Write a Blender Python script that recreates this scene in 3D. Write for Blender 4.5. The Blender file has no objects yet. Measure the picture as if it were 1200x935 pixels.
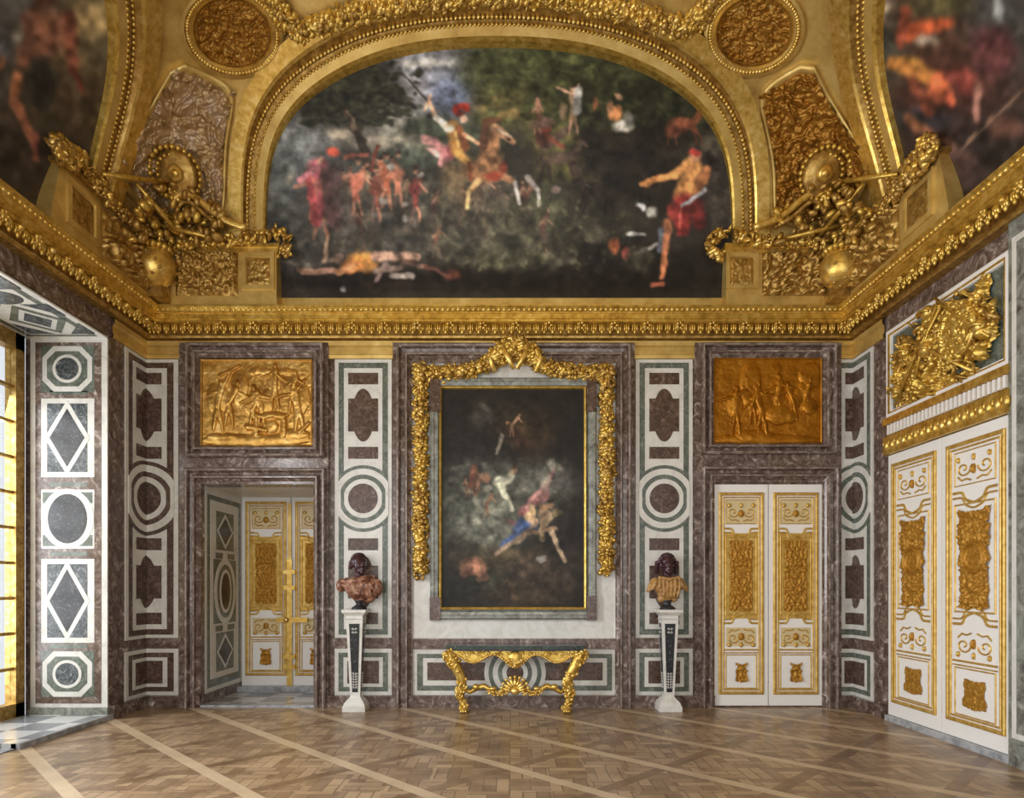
import bpy, bmesh, math, random
import numpy as np
from mathutils import Vector, Matrix
random.seed(7); rng = np.random.RandomState(7)
scene = bpy.context.scene
col = scene.collection

# ------------------------------------------------------------------ camera, light, exposure
F = 760.0; CAMZ = 1.6; HZN = 687.0           # focal length in pixels, eye height, horizon row
cam = bpy.data.cameras.new('camera'); cam.sensor_width = 36; cam.lens = F / 1200 * 36
cam.shift_y = (HZN - 467.5) / 1200; cam.clip_end = 100
camo = bpy.data.objects.new('camera', cam); camo.location = (0, 0, CAMZ)
camo.rotation_euler = (math.radians(90), 0, 0); col.objects.link(camo); scene.camera = camo
scene.view_settings.view_transform = 'Standard'; scene.view_settings.look = 'None'
scene.view_settings.gamma = 1; scene.view_settings.use_curve_mapping = False
scene.view_settings.exposure = 0.0
w = bpy.data.worlds.new('sky'); scene.world = w; w.use_nodes = True
w.node_tree.nodes['Background'].inputs[0].default_value = (0.90, 0.95, 1.0, 1)
w.node_tree.nodes['Background'].inputs[1].default_value = 0.95
def area(name, loc, rot, sx, sy, power, color):
    l = bpy.data.lights.new(name, 'AREA'); l.shape = 'RECTANGLE'; l.size = sx; l.size_y = sy
    l.energy = power; l.color = color
    o = bpy.data.objects.new(name, l); o.location = loc; o.rotation_euler = rot; col.objects.link(o)
    return o
R90 = math.radians(90)
area('window_daylight', (-6.35, 6.6, 2.1), (R90*.84, 0, -R90), 2.2, 3.6, 210, (0.92, 0.96, 1.0))
area('window_daylight', (-5.6, 2.7, 2.7), (R90*.70, 0, -R90), 2.3, 4.0, 430, (0.98, 0.98, 1.0))
area('rear_fill', (-0.6, -1.55, 2.9), (R90*1.14, 0, 0), 7.0, 4.6, 250, (1.0, 0.98, 0.95))  # added fill light behind the camera, as if from rear windows; none are modelled

# ------------------------------------------------------------------ room measures
YB = F * CAMZ / 141.0                         # back wall
XL = -429 * YB / F; XR = 400 * YB / F         # side walls
YF = -1.7                                     # how far the room runs behind the camera
ZC0, ZC1 = 4.86, 5.17                         # cornice bottom and top
def bx(px, Y=YB): return (px - 600) * Y / F
def bz(py, Y=YB): return CAMZ + (HZN - py) * Y / F
def arr(*a): return [np.asarray(v, float) for v in np.broadcast_arrays(*a)]
def on_back(px, py, off=0.0):
    px, py, off = arr(px, py, off); Y = YB - off
    return np.stack([(px-600)*Y/F, Y, CAMZ+(HZN-py)*Y/F], -1)
def on_plane_y(Y0):
    def f(px, py, off=0.0):
        px, py, off = arr(px, py, off); Y = Y0 - off
        return np.stack([(px-600)*Y/F, Y, CAMZ+(HZN-py)*Y/F], -1)
    return f
def on_plane_x(X0, sgn):                      # sgn +1: faces +X (left wall), -1 faces -X
    def f(px, py, off=0.0):
        px, py, off = arr(px, py, off); X = X0 + sgn*off
        t = X*F/(px-600)
        return np.stack([X+0*t, t, CAMZ+(HZN-py)/F*t], -1)
    return f
def back_m(x, z, d=0.0):
    x, z, d = arr(x, z, d); return np.stack([x, YB-d, z], -1)

# vault: cloister vault of quarter-round coves above the cornice
R_ = 3.0; Z0 = 5.2
XC = (XL+XR)/2; HX = (XR-XL)/2-.16; YC = (YB-.16+YF)/2; HY = (YB-.16-YF)/2
def sdf(P):
    h = np.clip(P[..., 2]-Z0, 0, 2.97); c = R_-np.sqrt(R_*R_-h*h); r = .04+.32*h
    qx = np.abs(P[..., 0]-XC)-(HX-c-r); qy = np.abs(P[..., 1]-YC)-(HY-c-r)
    d = np.hypot(np.maximum(qx, 0), np.maximum(qy, 0))+np.minimum(np.maximum(qx, qy), 0)-r
    return np.where(P[..., 2] > Z0+2.97, 1.0, d*np.sqrt(1-(h/R_)**2))
def cast(o, d, off, tmax):
    lo = np.zeros(o.shape[:-1]); hi = lo+tmax
    for _ in range(34):
        m = (lo+hi)/2; inside = sdf(o+d*m[..., None])+off < 0
        lo = np.where(inside, m, lo); hi = np.where(inside, hi, m)
    return o+d*lo[..., None]
def on_vault(px, py, off=0.0):
    px, py, off = arr(px, py, off)
    d = np.stack([(px-600)/F, np.ones_like(px), (HZN-py)/F], -1); o = np.zeros_like(d); o[..., 2] = CAMZ
    return cast(o, d, off, 12.0)
def vault_side(side):
    def f(y, h, off=0.0):
        y, h, off = arr(y, h, off)
        o = np.stack([np.full_like(y, XC), y, Z0+h], -1); d = np.zeros_like(o); d[..., 0] = side
        return cast(o, d, off, 6.0)
    return f
def project(P):
    return 600+P[..., 0]/P[..., 1]*F, HZN-(P[..., 2]-CAMZ)/P[..., 1]*F

# ------------------------------------------------------------------ materials
M = {}
def lin(c): 
    c = np.asarray(c, float)/255.0
    return np.where(c <= .04045, c/12.92, ((c+.055)/1.055)**2.4)
def L4(c): return (*[float(v) for v in lin(c)], 1.0)
class NT:
    def __init__(s, name):
        m = bpy.data.materials.new(name); m.use_nodes = True; s.m = m; M[name] = m
        s.n = m.node_tree.nodes; s.l = m.node_tree.links; s.b = s.n['Principled BSDF']
    def add(s, t, **k):
        n = s.n.new(t)
        for a, v in k.items():
            if a[0] == '_': setattr(n, a[1:], v)
            else: n.inputs[a.replace('__', ' ')].default_value = v
        return n
    def link(s, a, b): s.l.new(a, b)
    def ramp(s, src, stops):
        r = s.n.new('ShaderNodeValToRGB'); e = r.color_ramp.elements
        while len(e) < len(stops): e.new(.5)
        for i, (p, c) in enumerate(stops): e[i].position = p; e[i].color = L4(c)
        s.link(src, r.inputs[0]); return r.outputs[0]
    def coord(s):
        return s.n.new('ShaderNodeNewGeometry').outputs['Position']
    def noise(s, scale, detail=4, rough=.6, dist=0, vec=None):
        n = s.add('ShaderNodeTexNoise', Scale=scale, Detail=detail, Roughness=rough, Distortion=dist)
        s.link(vec if vec else s.coord(), n.inputs['Vector']); return n.outputs[0]
    def bump(s, src, strength, dist):
        b = s.add('ShaderNodeBump', Strength=strength, Distance=dist); s.link(src, b.inputs['Height'])
        s.link(b.outputs[0], s.b.inputs['Normal'])
    def set(s, rough=None, metal=None, spec=None, coat=None):
        if rough is not None: s.b.inputs['Roughness'].default_value = rough
        if metal is not None: s.b.inputs['Metallic'].default_value = metal
        if spec is not None: s.b.inputs['Specular IOR Level'].default_value = spec
        if coat is not None: s.b.inputs['Coat Weight'].default_value = coat; s.b.inputs['Coat Roughness'].default_value = .12
def marble(name, stops, scale=9, rough=.25, dist=1.2, detail=8):
    t = NT(name); t.link(t.ramp(t.noise(scale, detail, .7, dist), stops), t.b.inputs['Base Color']); t.set(rough=rough, spec=.4); return t
marble('red_marble', [(.25, (50, 39, 33)), (.41, (86, 70, 61)), (.53, (116, 99, 90)), (.61, (152, 137, 128)), (.70, (214, 206, 198))], 6, .18, 1.8)
marble('dark_red_marble', [(.3, (54, 40, 34)), (.5, (88, 70, 60)), (.62, (118, 98, 88)), (.75, (170, 150, 140))], 14)
marble('white_marble', [(.25, (190, 188, 178)), (.5, (217, 216, 209)), (.8, (232, 231, 226))], 5, .3)
marble('green_marble', [(.25, (62, 70, 62)), (.5, (98, 106, 96)), (.7, (140, 146, 136)), (.85, (180, 184, 176))], 12)
marble('grey_marble', [(.3, (28, 33, 36)), (.48, (64, 70, 72)), (.6, (110, 116, 118)), (.72, (196, 200, 200))], 22)
marble('campan_marble', [(.3, (70, 60, 60)), (.45, (118, 120, 112)), (.6, (150, 154, 144)), (.8, (190, 188, 180))], 6)
marble('rim_highlight', [(.25, (72, 60, 54)), (.45, (116, 102, 94)), (.6, (156, 144, 136)), (.75, (210, 204, 198))], 5, .18)  # lighter casing marble, colours in the highlights along moulding edges
marble('green_dark', [(.3, (38, 46, 44)), (.55, (66, 76, 72)), (.75, (130, 138, 132))], 14, .15)
marble('dark_stone', [(.3, (20, 22, 24)), (.55, (46, 48, 52)), (.7, (110, 112, 114))], 26)
marble('porphyry', [(.3, (38, 20, 26)), (.6, (74, 46, 52)), (.8, (120, 90, 92))], 40, .22)
marble('breccia_pink', [(.36, (70, 42, 34)), (.48, (130, 86, 66)), (.58, (178, 134, 110)), (.72, (226, 204, 184))], 9, .25)
marble('breccia_gold', [(.3, (116, 80, 40)), (.5, (176, 134, 78)), (.7, (214, 180, 128)), (.85, (236, 220, 190))], 18, .25)
def gold(name, a, b, c, rough=.36, metal=.75, scale=14, bs=.25, bd=.01, bscale=60):
    t = NT(name); t.link(t.ramp(t.noise(scale, 5, .65), [(.28, a), (.5, b), (.72, c)]), t.b.inputs['Base Color'])
    t.set(rough=rough, metal=metal); t.bump(t.noise(bscale, 3, .6), bs, bd); return t
gold('gold', (160, 124, 52), (212, 176, 84), (240, 214, 128))
gold('gold_bright', (186, 148, 66), (224, 188, 98), (246, 222, 150), rough=.32)
gold('gold_flat', (184, 150, 80), (212, 180, 104), (230, 204, 132), rough=.42, metal=.55, scale=4, bs=.12)
gold('gold_antique', (118, 88, 42), (176, 140, 72), (212, 182, 116), rough=.42)
gold('gold_lilac', (150, 116, 62), (190, 162, 120), (214, 196, 178), rough=.45, metal=.55, scale=5)
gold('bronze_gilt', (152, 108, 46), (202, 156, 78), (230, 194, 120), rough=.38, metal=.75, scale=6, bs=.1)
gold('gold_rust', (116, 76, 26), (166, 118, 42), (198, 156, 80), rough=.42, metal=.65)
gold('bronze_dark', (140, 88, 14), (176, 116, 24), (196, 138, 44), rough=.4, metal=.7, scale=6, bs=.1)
gold('door_gold', (176, 134, 48), (206, 168, 84), (226, 198, 124), rough=.42, metal=.5, bs=.15)
gold('door_gold_deep', (146, 98, 28), (182, 132, 44), (206, 162, 78), rough=.5, metal=.5, scale=30, bs=.6)
t = NT('white_paint'); t.b.inputs['Base Color'].default_value = L4((240, 239, 235)); t.set(rough=.4)
t = NT('cream_paint'); t.b.inputs['Base Color'].default_value = L4((214, 196, 150)); t.set(rough=.4)
t = NT('sill_marble'); t.link(t.ramp(t.noise(9, 5, .6), [(.3, (120, 124, 130)), (.6, (176, 180, 184))]), t.b.inputs['Base Color']); t.set(rough=.2)
t = NT('oil_paint'); a_ = t.add('ShaderNodeAttribute', _attribute_name='Col'); t.link(a_.outputs['Color'], t.b.inputs['Base Color']); t.set(rough=.5, spec=.25)
t = NT('steel'); t.b.inputs['Base Color'].default_value = (.3, .3, .3, 1); t.set(rough=.3, metal=1)
t = NT('window_glass')
tr = t.add('ShaderNodeBsdfTransparent'); gl = t.add('ShaderNodeBsdfGlossy', Roughness=.02); mx = t.add('ShaderNodeMixShader', Fac=.06)
t.link(tr.outputs[0], mx.inputs[1]); t.link(gl.outputs[0], mx.inputs[2]); t.link(mx.outputs[0], t.n['Material Output'].inputs[0])
# parquet: square panels laid diagonally, pale strips between them, basket weave inside
t = NT('parquet'); D = .968
mp = t.add('ShaderNodeMapping'); mp.inputs['Location'].default_value = (0, 0, 0)
sub = t.add('ShaderNodeVectorMath', _operation='SUBTRACT'); t.link(t.coord(), sub.inputs[0]); sub.inputs[1].default_value = (-.02, 5.72, 0)
rot = t.add('ShaderNodeVectorRotate', _rotation_type='Z_AXIS', Angle=math.radians(45)); t.link(sub.outputs[0], rot.inputs['Vector'])
scl = t.add('ShaderNodeVectorMath', _operation='SCALE', Scale=1/D); t.link(rot.outputs[0], scl.inputs[0])
sep = t.add('ShaderNodeSeparateXYZ'); t.link(scl.outputs[0], sep.inputs[0])
def mth(op, a, b=None, c=None):
    n = t.add('ShaderNodeMath', _operation=op)
    for i, v in enumerate((a, b, c)):
        if v is None: continue
        if isinstance(v, (int, float)): n.inputs[i].default_value = v
        else: t.link(v, n.inputs[i])
    return n.outputs[0]
fx = mth('FRACT', mth('ADD', sep.outputs[0], .06)); fy = mth('FRACT', mth('ADD', sep.outputs[1], .06))
strip_a = mth('LESS_THAN', fy, .12); strip_b = mth('LESS_THAN', fx, .12)
def brick(ang, sc):
    r = t.add('ShaderNodeVectorRotate', _rotation_type='Z_AXIS', Angle=ang); t.link(sub.outputs[0], r.inputs['Vector'])
    b = t.add('ShaderNodeTexBrick', _offset=.5); b.inputs['Scale'].default_value = sc
    b.inputs['Color1'].default_value = L4((190, 162, 126)); b.inputs['Color2'].default_value = L4((118, 91, 66))
    b.inputs['Mortar'].default_value = L4((92, 72, 52)); b.inputs['Mortar Size'].default_value = .006
    b.inputs['Brick Width'].default_value = .34; b.inputs['Row Height'].default_value = .105
    t.link(r.outputs[0], b.inputs['Vector']); return b.outputs[0]
b1 = brick(0, 1.0); b2 = brick(R90, 1.0)
chk = t.add('ShaderNodeTexChecker', Scale=1.0); rr = t.add('ShaderNodeVectorMath', _operation='SCALE', Scale=1/.33); t.link(sub.outputs[0], rr.inputs[0]); t.link(rr.outputs[0], chk.inputs['Vector'])
def mix(f, a, b):
    n = t.add('ShaderNodeMix', _data_type='RGBA')
    t.link(f, n.inputs[0]) if not isinstance(f, float) else setattr(n.inputs[0], 'default_value', f)
    for s_, v in ((n.inputs[6], a), (n.inputs[7], b)):
        if isinstance(v, tuple): s_.default_value = v
        else: t.link(v, s_)
    return n.outputs[2]
c_ = mix(chk.outputs[1], b1, b2)
c_ = mix(strip_b, c_, L4((112, 86, 60))); c_ = mix(strip_a, c_, L4((214, 192, 158)))
gr = t.noise(3.0, 6, .6); c_ = mix(.35, c_, t.ramp(gr, [(.3, (104, 80, 56)), (.7, (196, 170, 136))]))
t.link(c_, t.b.inputs['Base Color']); t.set(rough=.3, spec=.5)
# black and white marble of the window bay floor
t = NT('inlaid_floor'); wv = t.add('ShaderNodeTexChecker', Scale=2.6); t.link(t.coord(), wv.inputs['Vector'])
wv.inputs[1].default_value = L4((206, 208, 208)); wv.inputs[2].default_value = L4((140, 144, 148)); t.link(wv.outputs[0], t.b.inputs['Base Color']); t.set(rough=.2)

# ------------------------------------------------------------------ object helpers
CNT = {}
def new_obj(name, verts, faces, mats, parent=None, midx=None, smooth=False, cols=None):
    me = bpy.data.meshes.new(name)
    me.from_pydata([tuple(map(float, v)) for v in verts], [], [tuple(map(int, f)) for f in faces])
    for m in ([mats] if isinstance(mats, str) else mats): me.materials.append(M[m])
    if midx is not None: me.polygons.foreach_set('material_index', np.asarray(midx, np.int32))
    if smooth is True: me.polygons.foreach_set('use_smooth', np.ones(len(me.polygons), bool))
    elif smooth is not False and smooth is not None: me.polygons.foreach_set('use_smooth', np.asarray(smooth, bool))
    if cols is not None:
        at = me.color_attributes.new('Col', 'FLOAT_COLOR', 'POINT')
        at.data.foreach_set('color', np.concatenate([cols, np.ones((len(cols), 1))], 1).astype(np.float32).ravel())
    me.update()
    o = bpy.data.objects.new(name, me); col.objects.link(o)
    if parent is not None:
        o.parent = parent; o.matrix_parent_inverse = Matrix.Translation(-Vector(parent.location))
    return o
def tag(o, label=None, cat=None, group=None, kind=None):
    for k, v in (('label', label), ('category', cat), ('group', group), ('kind', kind)):
        if v: o[k] = v
    return o
def thing(name, label, cat, loc, group=None, kind=None):
    o = bpy.data.objects.new(name, None); o.location = loc; o.empty_display_size = .1; col.objects.link(o)
    return tag(o, label, cat, group, kind)
def clip_half(poly, keep_pos):
    out = []
    for i in range(len(poly)):
        a, b = poly[i], poly[(i+1) % len(poly)]
        ia, ib = (a[0] >= 0) == keep_pos or a[0] == 0, (b[0] >= 0) == keep_pos or b[0] == 0
        if ia: out.append(a)
        if ia != ib:
            k = a[0]/(a[0]-b[0]); out.append((0.0, a[1]+(b[1]-a[1])*k))
    return out
class MB:
    def __init__(s): s.v = []; s.f = []; s.m = []; s.s = []; s.slots = []
    def slot(s, m):
        if m not in s.slots: s.slots.append(m)
        return s.slots.index(m)
    def raw(s, V, Fc, mat, smooth=False):
        n = len(s.v); s.v.extend(np.asarray(V).reshape(-1, 3).tolist())
        s.f.extend([tuple(int(i)+n for i in f) for f in Fc]); k = s.slot(mat)
        s.m.extend([k]*len(Fc)); s.s.extend([smooth]*len(Fc))
    def prism(s, poly, d0, d1, mat, mp, fold=False):
        if fold:
            for kp in (True, False):
                q = clip_half(poly, kp)
                if len(q) > 2: s.prism(q, d0, d1, mat, mp)
            return
        a = np.array(poly, float); n = len(a)
        V = np.concatenate([mp(a[:, 0], a[:, 1], d1), mp(a[:, 0], a[:, 1], d0)])
        s.raw(V, [tuple(range(n))]+[(i, (i+1) % n, n+(i+1) % n, n+i) for i in range(n)], mat)
    def rect(s, x0, y0, x1, y1, d0, d1, mat, mp, fold=False):
        s.prism([(x0, y0), (x1, y0), (x1, y1), (x0, y1)], d0, d1, mat, mp, fold)
    def box(s, a, b, mat):
        V = [(x, y, z) for z in (a[2], b[2]) for y in (a[1], b[1]) for x in (a[0], b[0])]
        s.raw(V, [(0, 1, 3, 2), (4, 6, 7, 5), (0, 4, 5, 1), (2, 3, 7, 6), (0, 2, 6, 4), (1, 5, 7, 3)], mat)
    def loft(s, rings, mat, closed=True, caps=False, smooth=False):
        n = len(rings[0]); V = np.concatenate([np.asarray(r, float) for r in rings]); Fc = []
        for k in range(len(rings)-1):
            for i in range(n if closed else n-1):
                j = (i+1) % n; Fc.append((k*n+i, k*n+j, (k+1)*n+j, (k+1)*n+i))
        if caps: Fc.append(tuple(range(n))[::-1]); Fc.append(tuple((len(rings)-1)*n+i for i in range(n)))
        s.raw(V, Fc, mat, smooth)
    def frame(s, x0, y0, x1, y1, prof, mat, mp, open_bottom=False):
        """mitred moulding; prof = (inset, depth) pairs from the outer edge inward"""
        rings = []
        sx = 1 if x1 > x0 else -1; sy = 1 if y1 > y0 else -1
        for e, d in prof:
            if open_bottom: c = [(x0+e*sx, y1), (x0+e*sx, y0+e*sy), (x1-e*sx, y0+e*sy), (x1-e*sx, y1)]
            else: c = [(x0+e*sx, y0+e*sy), (x1-e*sx, y0+e*sy), (x1-e*sx, y1-e*sy), (x0+e*sx, y1-e*sy)]
            c = np.array(c); rings.append(mp(c[:, 0], c[:, 1], d))
        s.loft(rings, mat, closed=not open_bottom)
    def ribbon(s, pts, wd, hgt, mat, mp, base=0.0):
        p = np.array(pts, float); tg = np.gradient(p, axis=0); tg /= np.linalg.norm(tg, axis=1)[:, None]+1e-9
        nr = np.stack([-tg[:, 1], tg[:, 0]], 1); rings = []
        for e, d in ((-.5, 0), (-.45, .7), (0, 1), (.45, .7), (.5, 0)):
            q = p+nr*e*wd; rings.append(mp(q[:, 0], q[:, 1], base+d*hgt))
        s.loft(rings, mat, closed=False)
    def ball(s, c, r, mat, rot=None, seg=8, rg=6):
        th = np.linspace(0, math.pi, rg+1); ph = np.arange(seg)*2*math.pi/seg
        V = np.array([(math.sin(a)*math.cos(b), math.sin(a)*math.sin(b), math.cos(a)) for a in th for b in ph])*np.asarray(r)
        if rot is not None: V = V@rot.T
        V = V+np.asarray(c); Fc = [(k*seg+i, k*seg+(i+1) % seg, (k+1)*seg+(i+1) % seg, (k+1)*seg+i) for k in range(rg) for i in range(seg)]
        s.raw(V, Fc, mat, True)
    def tube(s, pts, rad, mat, seg=8, caps=True):
        p = np.array(pts, float); n = len(p); rad = np.broadcast_to(np.asarray(rad, float), (n,))
        tg = np.gradient(p, axis=0); tg /= np.linalg.norm(tg, axis=1)[:, None]+1e-9; rings = []
        up = np.array([0, 0, 1.0]) if abs(tg[0][2]) < .9 else np.array([0, 1.0, 0])
        for i in range(n):
            a = np.cross(tg[i], up); a /= np.linalg.norm(a)+1e-9; b = np.cross(tg[i], a); up = -b if False else up
            rings.append([p[i]+rad[i]*(math.cos(q)*a+math.sin(q)*b) for q in np.arange(seg)*2*math.pi/seg])
        s.loft(rings, mat, True, caps, True)
    def build(s, name, parent=None):
        return new_obj(name, s.v, s.f, s.slots, parent, s.m, s.s)
def rrot():
    q, _ = np.linalg.qr(rng.randn(3, 3)); return q
def ell(cx, cy, rx, ry, n=32, ang=0, a0=0, a1=2*math.pi):
    ts = np.linspace(a0, a1, n, endpoint=abs(a1-a0) < 6.28)
    c, s_ = math.cos(ang), math.sin(ang)
    return [(cx+rx*math.cos(t_)*c-ry*math.sin(t_)*s_, cy+rx*math.cos(t_)*s_+ry*math.sin(t_)*c) for t_ in ts]
def poly_path(pts, n):
    p = np.array(pts, float); d = np.r_[0, np.cumsum(np.linalg.norm(np.diff(p, axis=0), axis=1))]
    q = np.linspace(0, d[-1], n); return np.stack([np.interp(q, d, p[:, 0]), np.interp(q, d, p[:, 1])], 1)
def smooth_path(pts, n):
    p = poly_path(pts, n*2)
    k = max(3, n//12)
    for _ in range(2):
        e = np.pad(p, ((k, k), (0, 0)), 'edge'); p = np.stack([np.convolve(e[:, i], np.ones(2*k+1)/(2*k+1), 'valid') for i in (0, 1)], 1)
    return poly_path(p, n)
def garland(mb, pts, width, mp, n, size, off, mat='gold_bright', mats=None):
    """carved leaves, fruit and flowers packed along a path"""
    p = poly_path(pts, 200)
    for i in range(n):
        k = rng.randint(0, 200); q = p[k]; r = rng.rand()**.5; a = rng.rand()*6.28
        x, y = q[0]+width*.5*r*math.cos(a), q[1]+width*.5*r*math.sin(a)
        o = off*(1-.7*r*r)+rng.rand()*size*.3
        c = mp(x, y, o).reshape(3); s_ = size*rng.uniform(.6, 1.2)
        m = mat if mats is None else mats[rng.randint(len(mats))]
        if rng.rand() < .55: mb.ball(c, (s_*.45, s_*.45, s_*.45), m, seg=7, rg=5)
        else: mb.ball(c, (s_*.8, s_*.38, s_*.2), m, rrot(), seg=7, rg=5)

# ------------------------------------------------------------------ painted / carved canvases
def vnoise(X, Y, sc, seed):
    r = np.random.RandomState(seed); G = r.rand(64, 64)
    x = X/sc; y = Y/sc; xi = np.floor(x).astype(int); yi = np.floor(y).astype(int); fx_ = x-xi; fy_ = y-yi
    fx_ = fx_*fx_*(3-2*fx_); fy_ = fy_*fy_*(3-2*fy_)
    g = lambda a, b: G[a % 64, b % 64]
    return (g(xi, yi)*(1-fx_)+g(xi+1, yi)*fx_)*(1-fy_)+(g(xi, yi+1)*(1-fx_)+g(xi+1, yi+1)*fx_)*fy_
def fbm(X, Y, sc, seed, o=4):
    s_ = 0; a = .5
    for i in range(o): s_ = s_+a*vnoise(X, Y, sc/2**i, seed+i); a *= .5
    return s_/(1-.5**o)
class Canvas:
    def __init__(s, PX, PY, base):
        s.X, s.Y = PX, PY; s.c = np.ones(PX.shape+(3,))*np.array(base, float); s.h = np.zeros(PX.shape)
        s.wx = (fbm(PX, PY, 10, 11, 2)-.5)*9; s.wy = (fbm(PX, PY, 10, 23, 2)-.5)*9
        s.wob = 1.0; s.mod = np.clip(.45+1.1*fbm(PX, PY, 9, 61, 3), .5, 1.4)
    def _put(s, d, color, soft, op, h):
        a = np.exp(-.9*d**3)*op if soft >= .9 else np.clip((1-d)/soft, 0, 1)**.8*op
        if color is not None:
            s.c = s.c*(1-a[..., None])+np.clip(np.array(color, float)*s.mod[..., None], 0, 255)*a[..., None]
        if h: s.h = np.maximum(s.h, h*np.sqrt(np.clip(1-d*d, 0, 1))*(d < 1))
    def blob(s, x, y, rx, ry, color, ang=0, soft=.5, op=1, h=0):
        X = s.X+s.wx*s.wob-x; Y = s.Y+s.wy*s.wob-y; c, q = math.cos(ang), math.sin(ang)
        s._put(np.hypot((X*c+Y*q)/rx, (-X*q+Y*c)/ry), color, soft, op, h)
    def cap(s, x0, y0, x1, y1, r0, r1, color, soft=.5, op=1, h=0):
        X = s.X+s.wx*s.wob*.7-x0; Y = s.Y+s.wy*s.wob*.7-y0; dx, dy = x1-x0, y1-y0; L = dx*dx+dy*dy+1e-6
        k = np.clip((X*dx+Y*dy)/L, 0, 1); s._put(np.hypot(X-k*dx, Y-k*dy)/(r0+(r1-r0)*k), color, soft, op, h)
    def noise(s, sc, amp, seed=5):
        n = (fbm(s.X, s.Y, sc, seed, 4)-.5)*2*amp; s.c = np.clip(s.c*(1+n[..., None]), 0, 255)
    def figure(s, x, y, ht, skin, cloth, lean=0, arms=((-.14, .22), (.17, .2)), legs=((-.07, .48), (.09, .48)), h=0, drape=None):
        k = ht
        sx, sy = x+lean*k*.3, y-.30*k
        if drape is not None: s.blob(x-lean*k*.25, y-.1*k, k*.17, k*.3, drape, ang=-lean*.8, h=h*.6)
        for lx, ly in legs: s.cap(x, y, x+lx*k*.6, y+ly*k*.5, k*.065, k*.045, cloth, h=h*.8); s.cap(x+lx*k*.6, y+ly*k*.5, x+lx*k, y+ly*k, k*.045, k*.028, skin, h=h*.7)
        s.cap(x, y, sx, sy, k*.075, k*.1, cloth, h=h)
        s.cap(sx, sy+.02*k, (x+sx)/2, (y+sy)/2, k*.09, k*.07, tuple(np.array(cloth)*.6+np.array(skin)*.4), h=h)
        for ax, ay in arms: s.cap(sx, sy+.03*k, sx+ax*k, sy+ay*k, k*.042, k*.028, skin, h=h*.9)
        s.blob(sx+lean*k*.08, sy-.12*k, k*.05, k*.062, skin, h=h*1.1, soft=.4)
        s.blob(sx+lean*k*.08-.01*k, sy-.155*k, k*.05, k*.035, tuple(np.array(skin)*.35), h=h*.9, soft=.5)
    def horse(s, x, y, k, color, d=1, h=0, up=.1):
        dk = tuple(np.array(color)*.7)
        for lx, fw in ((-.3, -.08), (-.22, .06), (.24, .1), (.3, .2)):
            s.cap(x+d*lx*k, y+.1*k, x+d*(lx+fw*.5)*k, y+.32*k, k*.07, k*.035, dk, h=h*.7); s.cap(x+d*(lx+fw*.5)*k, y+.32*k, x+d*(lx+fw)*k, y+.52*k, k*.032, k*.02, dk, h=h*.6)
        s.blob(x, y, k*.36, k*.17, color, ang=-up*d, h=h)
        s.cap(x+d*.27*k, y-.05*k, x+d*.44*k, y-.32*k, k*.12, k*.07, color, h=h)
        s.cap(x+d*.44*k, y-.33*k, x+d*.58*k, y-.24*k, k*.065, k*.035, color, h=h*1.1)
        s.cap(x-d*.34*k, y-.05*k, x-d*.46*k, y+.2*k, k*.04, k*.02, dk, h=h*.5)
    def mesh(s, name, P, mask, mat, parent=None, gain=1.0):
        g_ = s.c.mean(-1, keepdims=True); s.c = g_+(s.c-g_)*(.84 if name != 'painted_canvas' else .76)
        for _ in range(1):
            e_ = np.pad(s.c, ((1, 1), (1, 1), (0, 0)), 'edge'); s.c = (e_[:-2, 1:-1]+e_[2:, 1:-1]+e_[1:-1, :-2]+e_[1:-1, 2:]+2*s.c)/6
        H, W = s.X.shape; idx = np.arange(H*W).reshape(H, W)
        q = np.stack([idx[:-1, :-1], idx[:-1, 1:], idx[1:, 1:], idx[1:, :-1]], -1)
        if mask is not None:
            k = mask[:-1, :-1] & mask[:-1, 1:] & mask[1:, 1:] & mask[1:, :-1]; q = q[k]
        q = q.reshape(-1, 4); used = np.unique(q); rm = np.full(H*W, -1); rm[used] = np.arange(len(used))
        return new_obj(name, P.reshape(-1, 3)[used], rm[q], mat, parent, smooth=True,
                       cols=lin(np.clip(s.c.reshape(-1, 3)[used]*gain, 0, 255)) if mat == 'oil_paint' else None)
def grid(x0, y0, x1, y1, step):
    nx = int((x1-x0)/step)+1; ny = int((y1-y0)/step)+1
    return np.meshgrid(np.linspace(x0, x1, nx), np.linspace(y0, y1, ny))
def inside(X, Y, poly):
    r = np.zeros(X.shape, bool); p = poly
    for i in range(len(p)):
        x1, y1 = p[i]; x2, y2 = p[i-1]
        c = ((y1 > Y) != (y2 > Y)) & (X < (x2-x1)*(Y-y1)/((y2-y1) if y2 != y1 else 1e-9)+x1); r ^= c
    return r
def arabesque(X, Y, sc, seed):
    a = fbm(X, Y, sc, seed, 3); b = fbm(X, Y, sc, seed+40, 3)
    u = np.sin((X+a*sc*3)/sc*3.2)*np.cos((Y+b*sc*3)/sc*3.2)
    return np.clip(.35+.9*np.abs(u)*(.5+a)-.3*vnoise(X, Y, sc*.35, seed+9), 0, 1)

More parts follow.
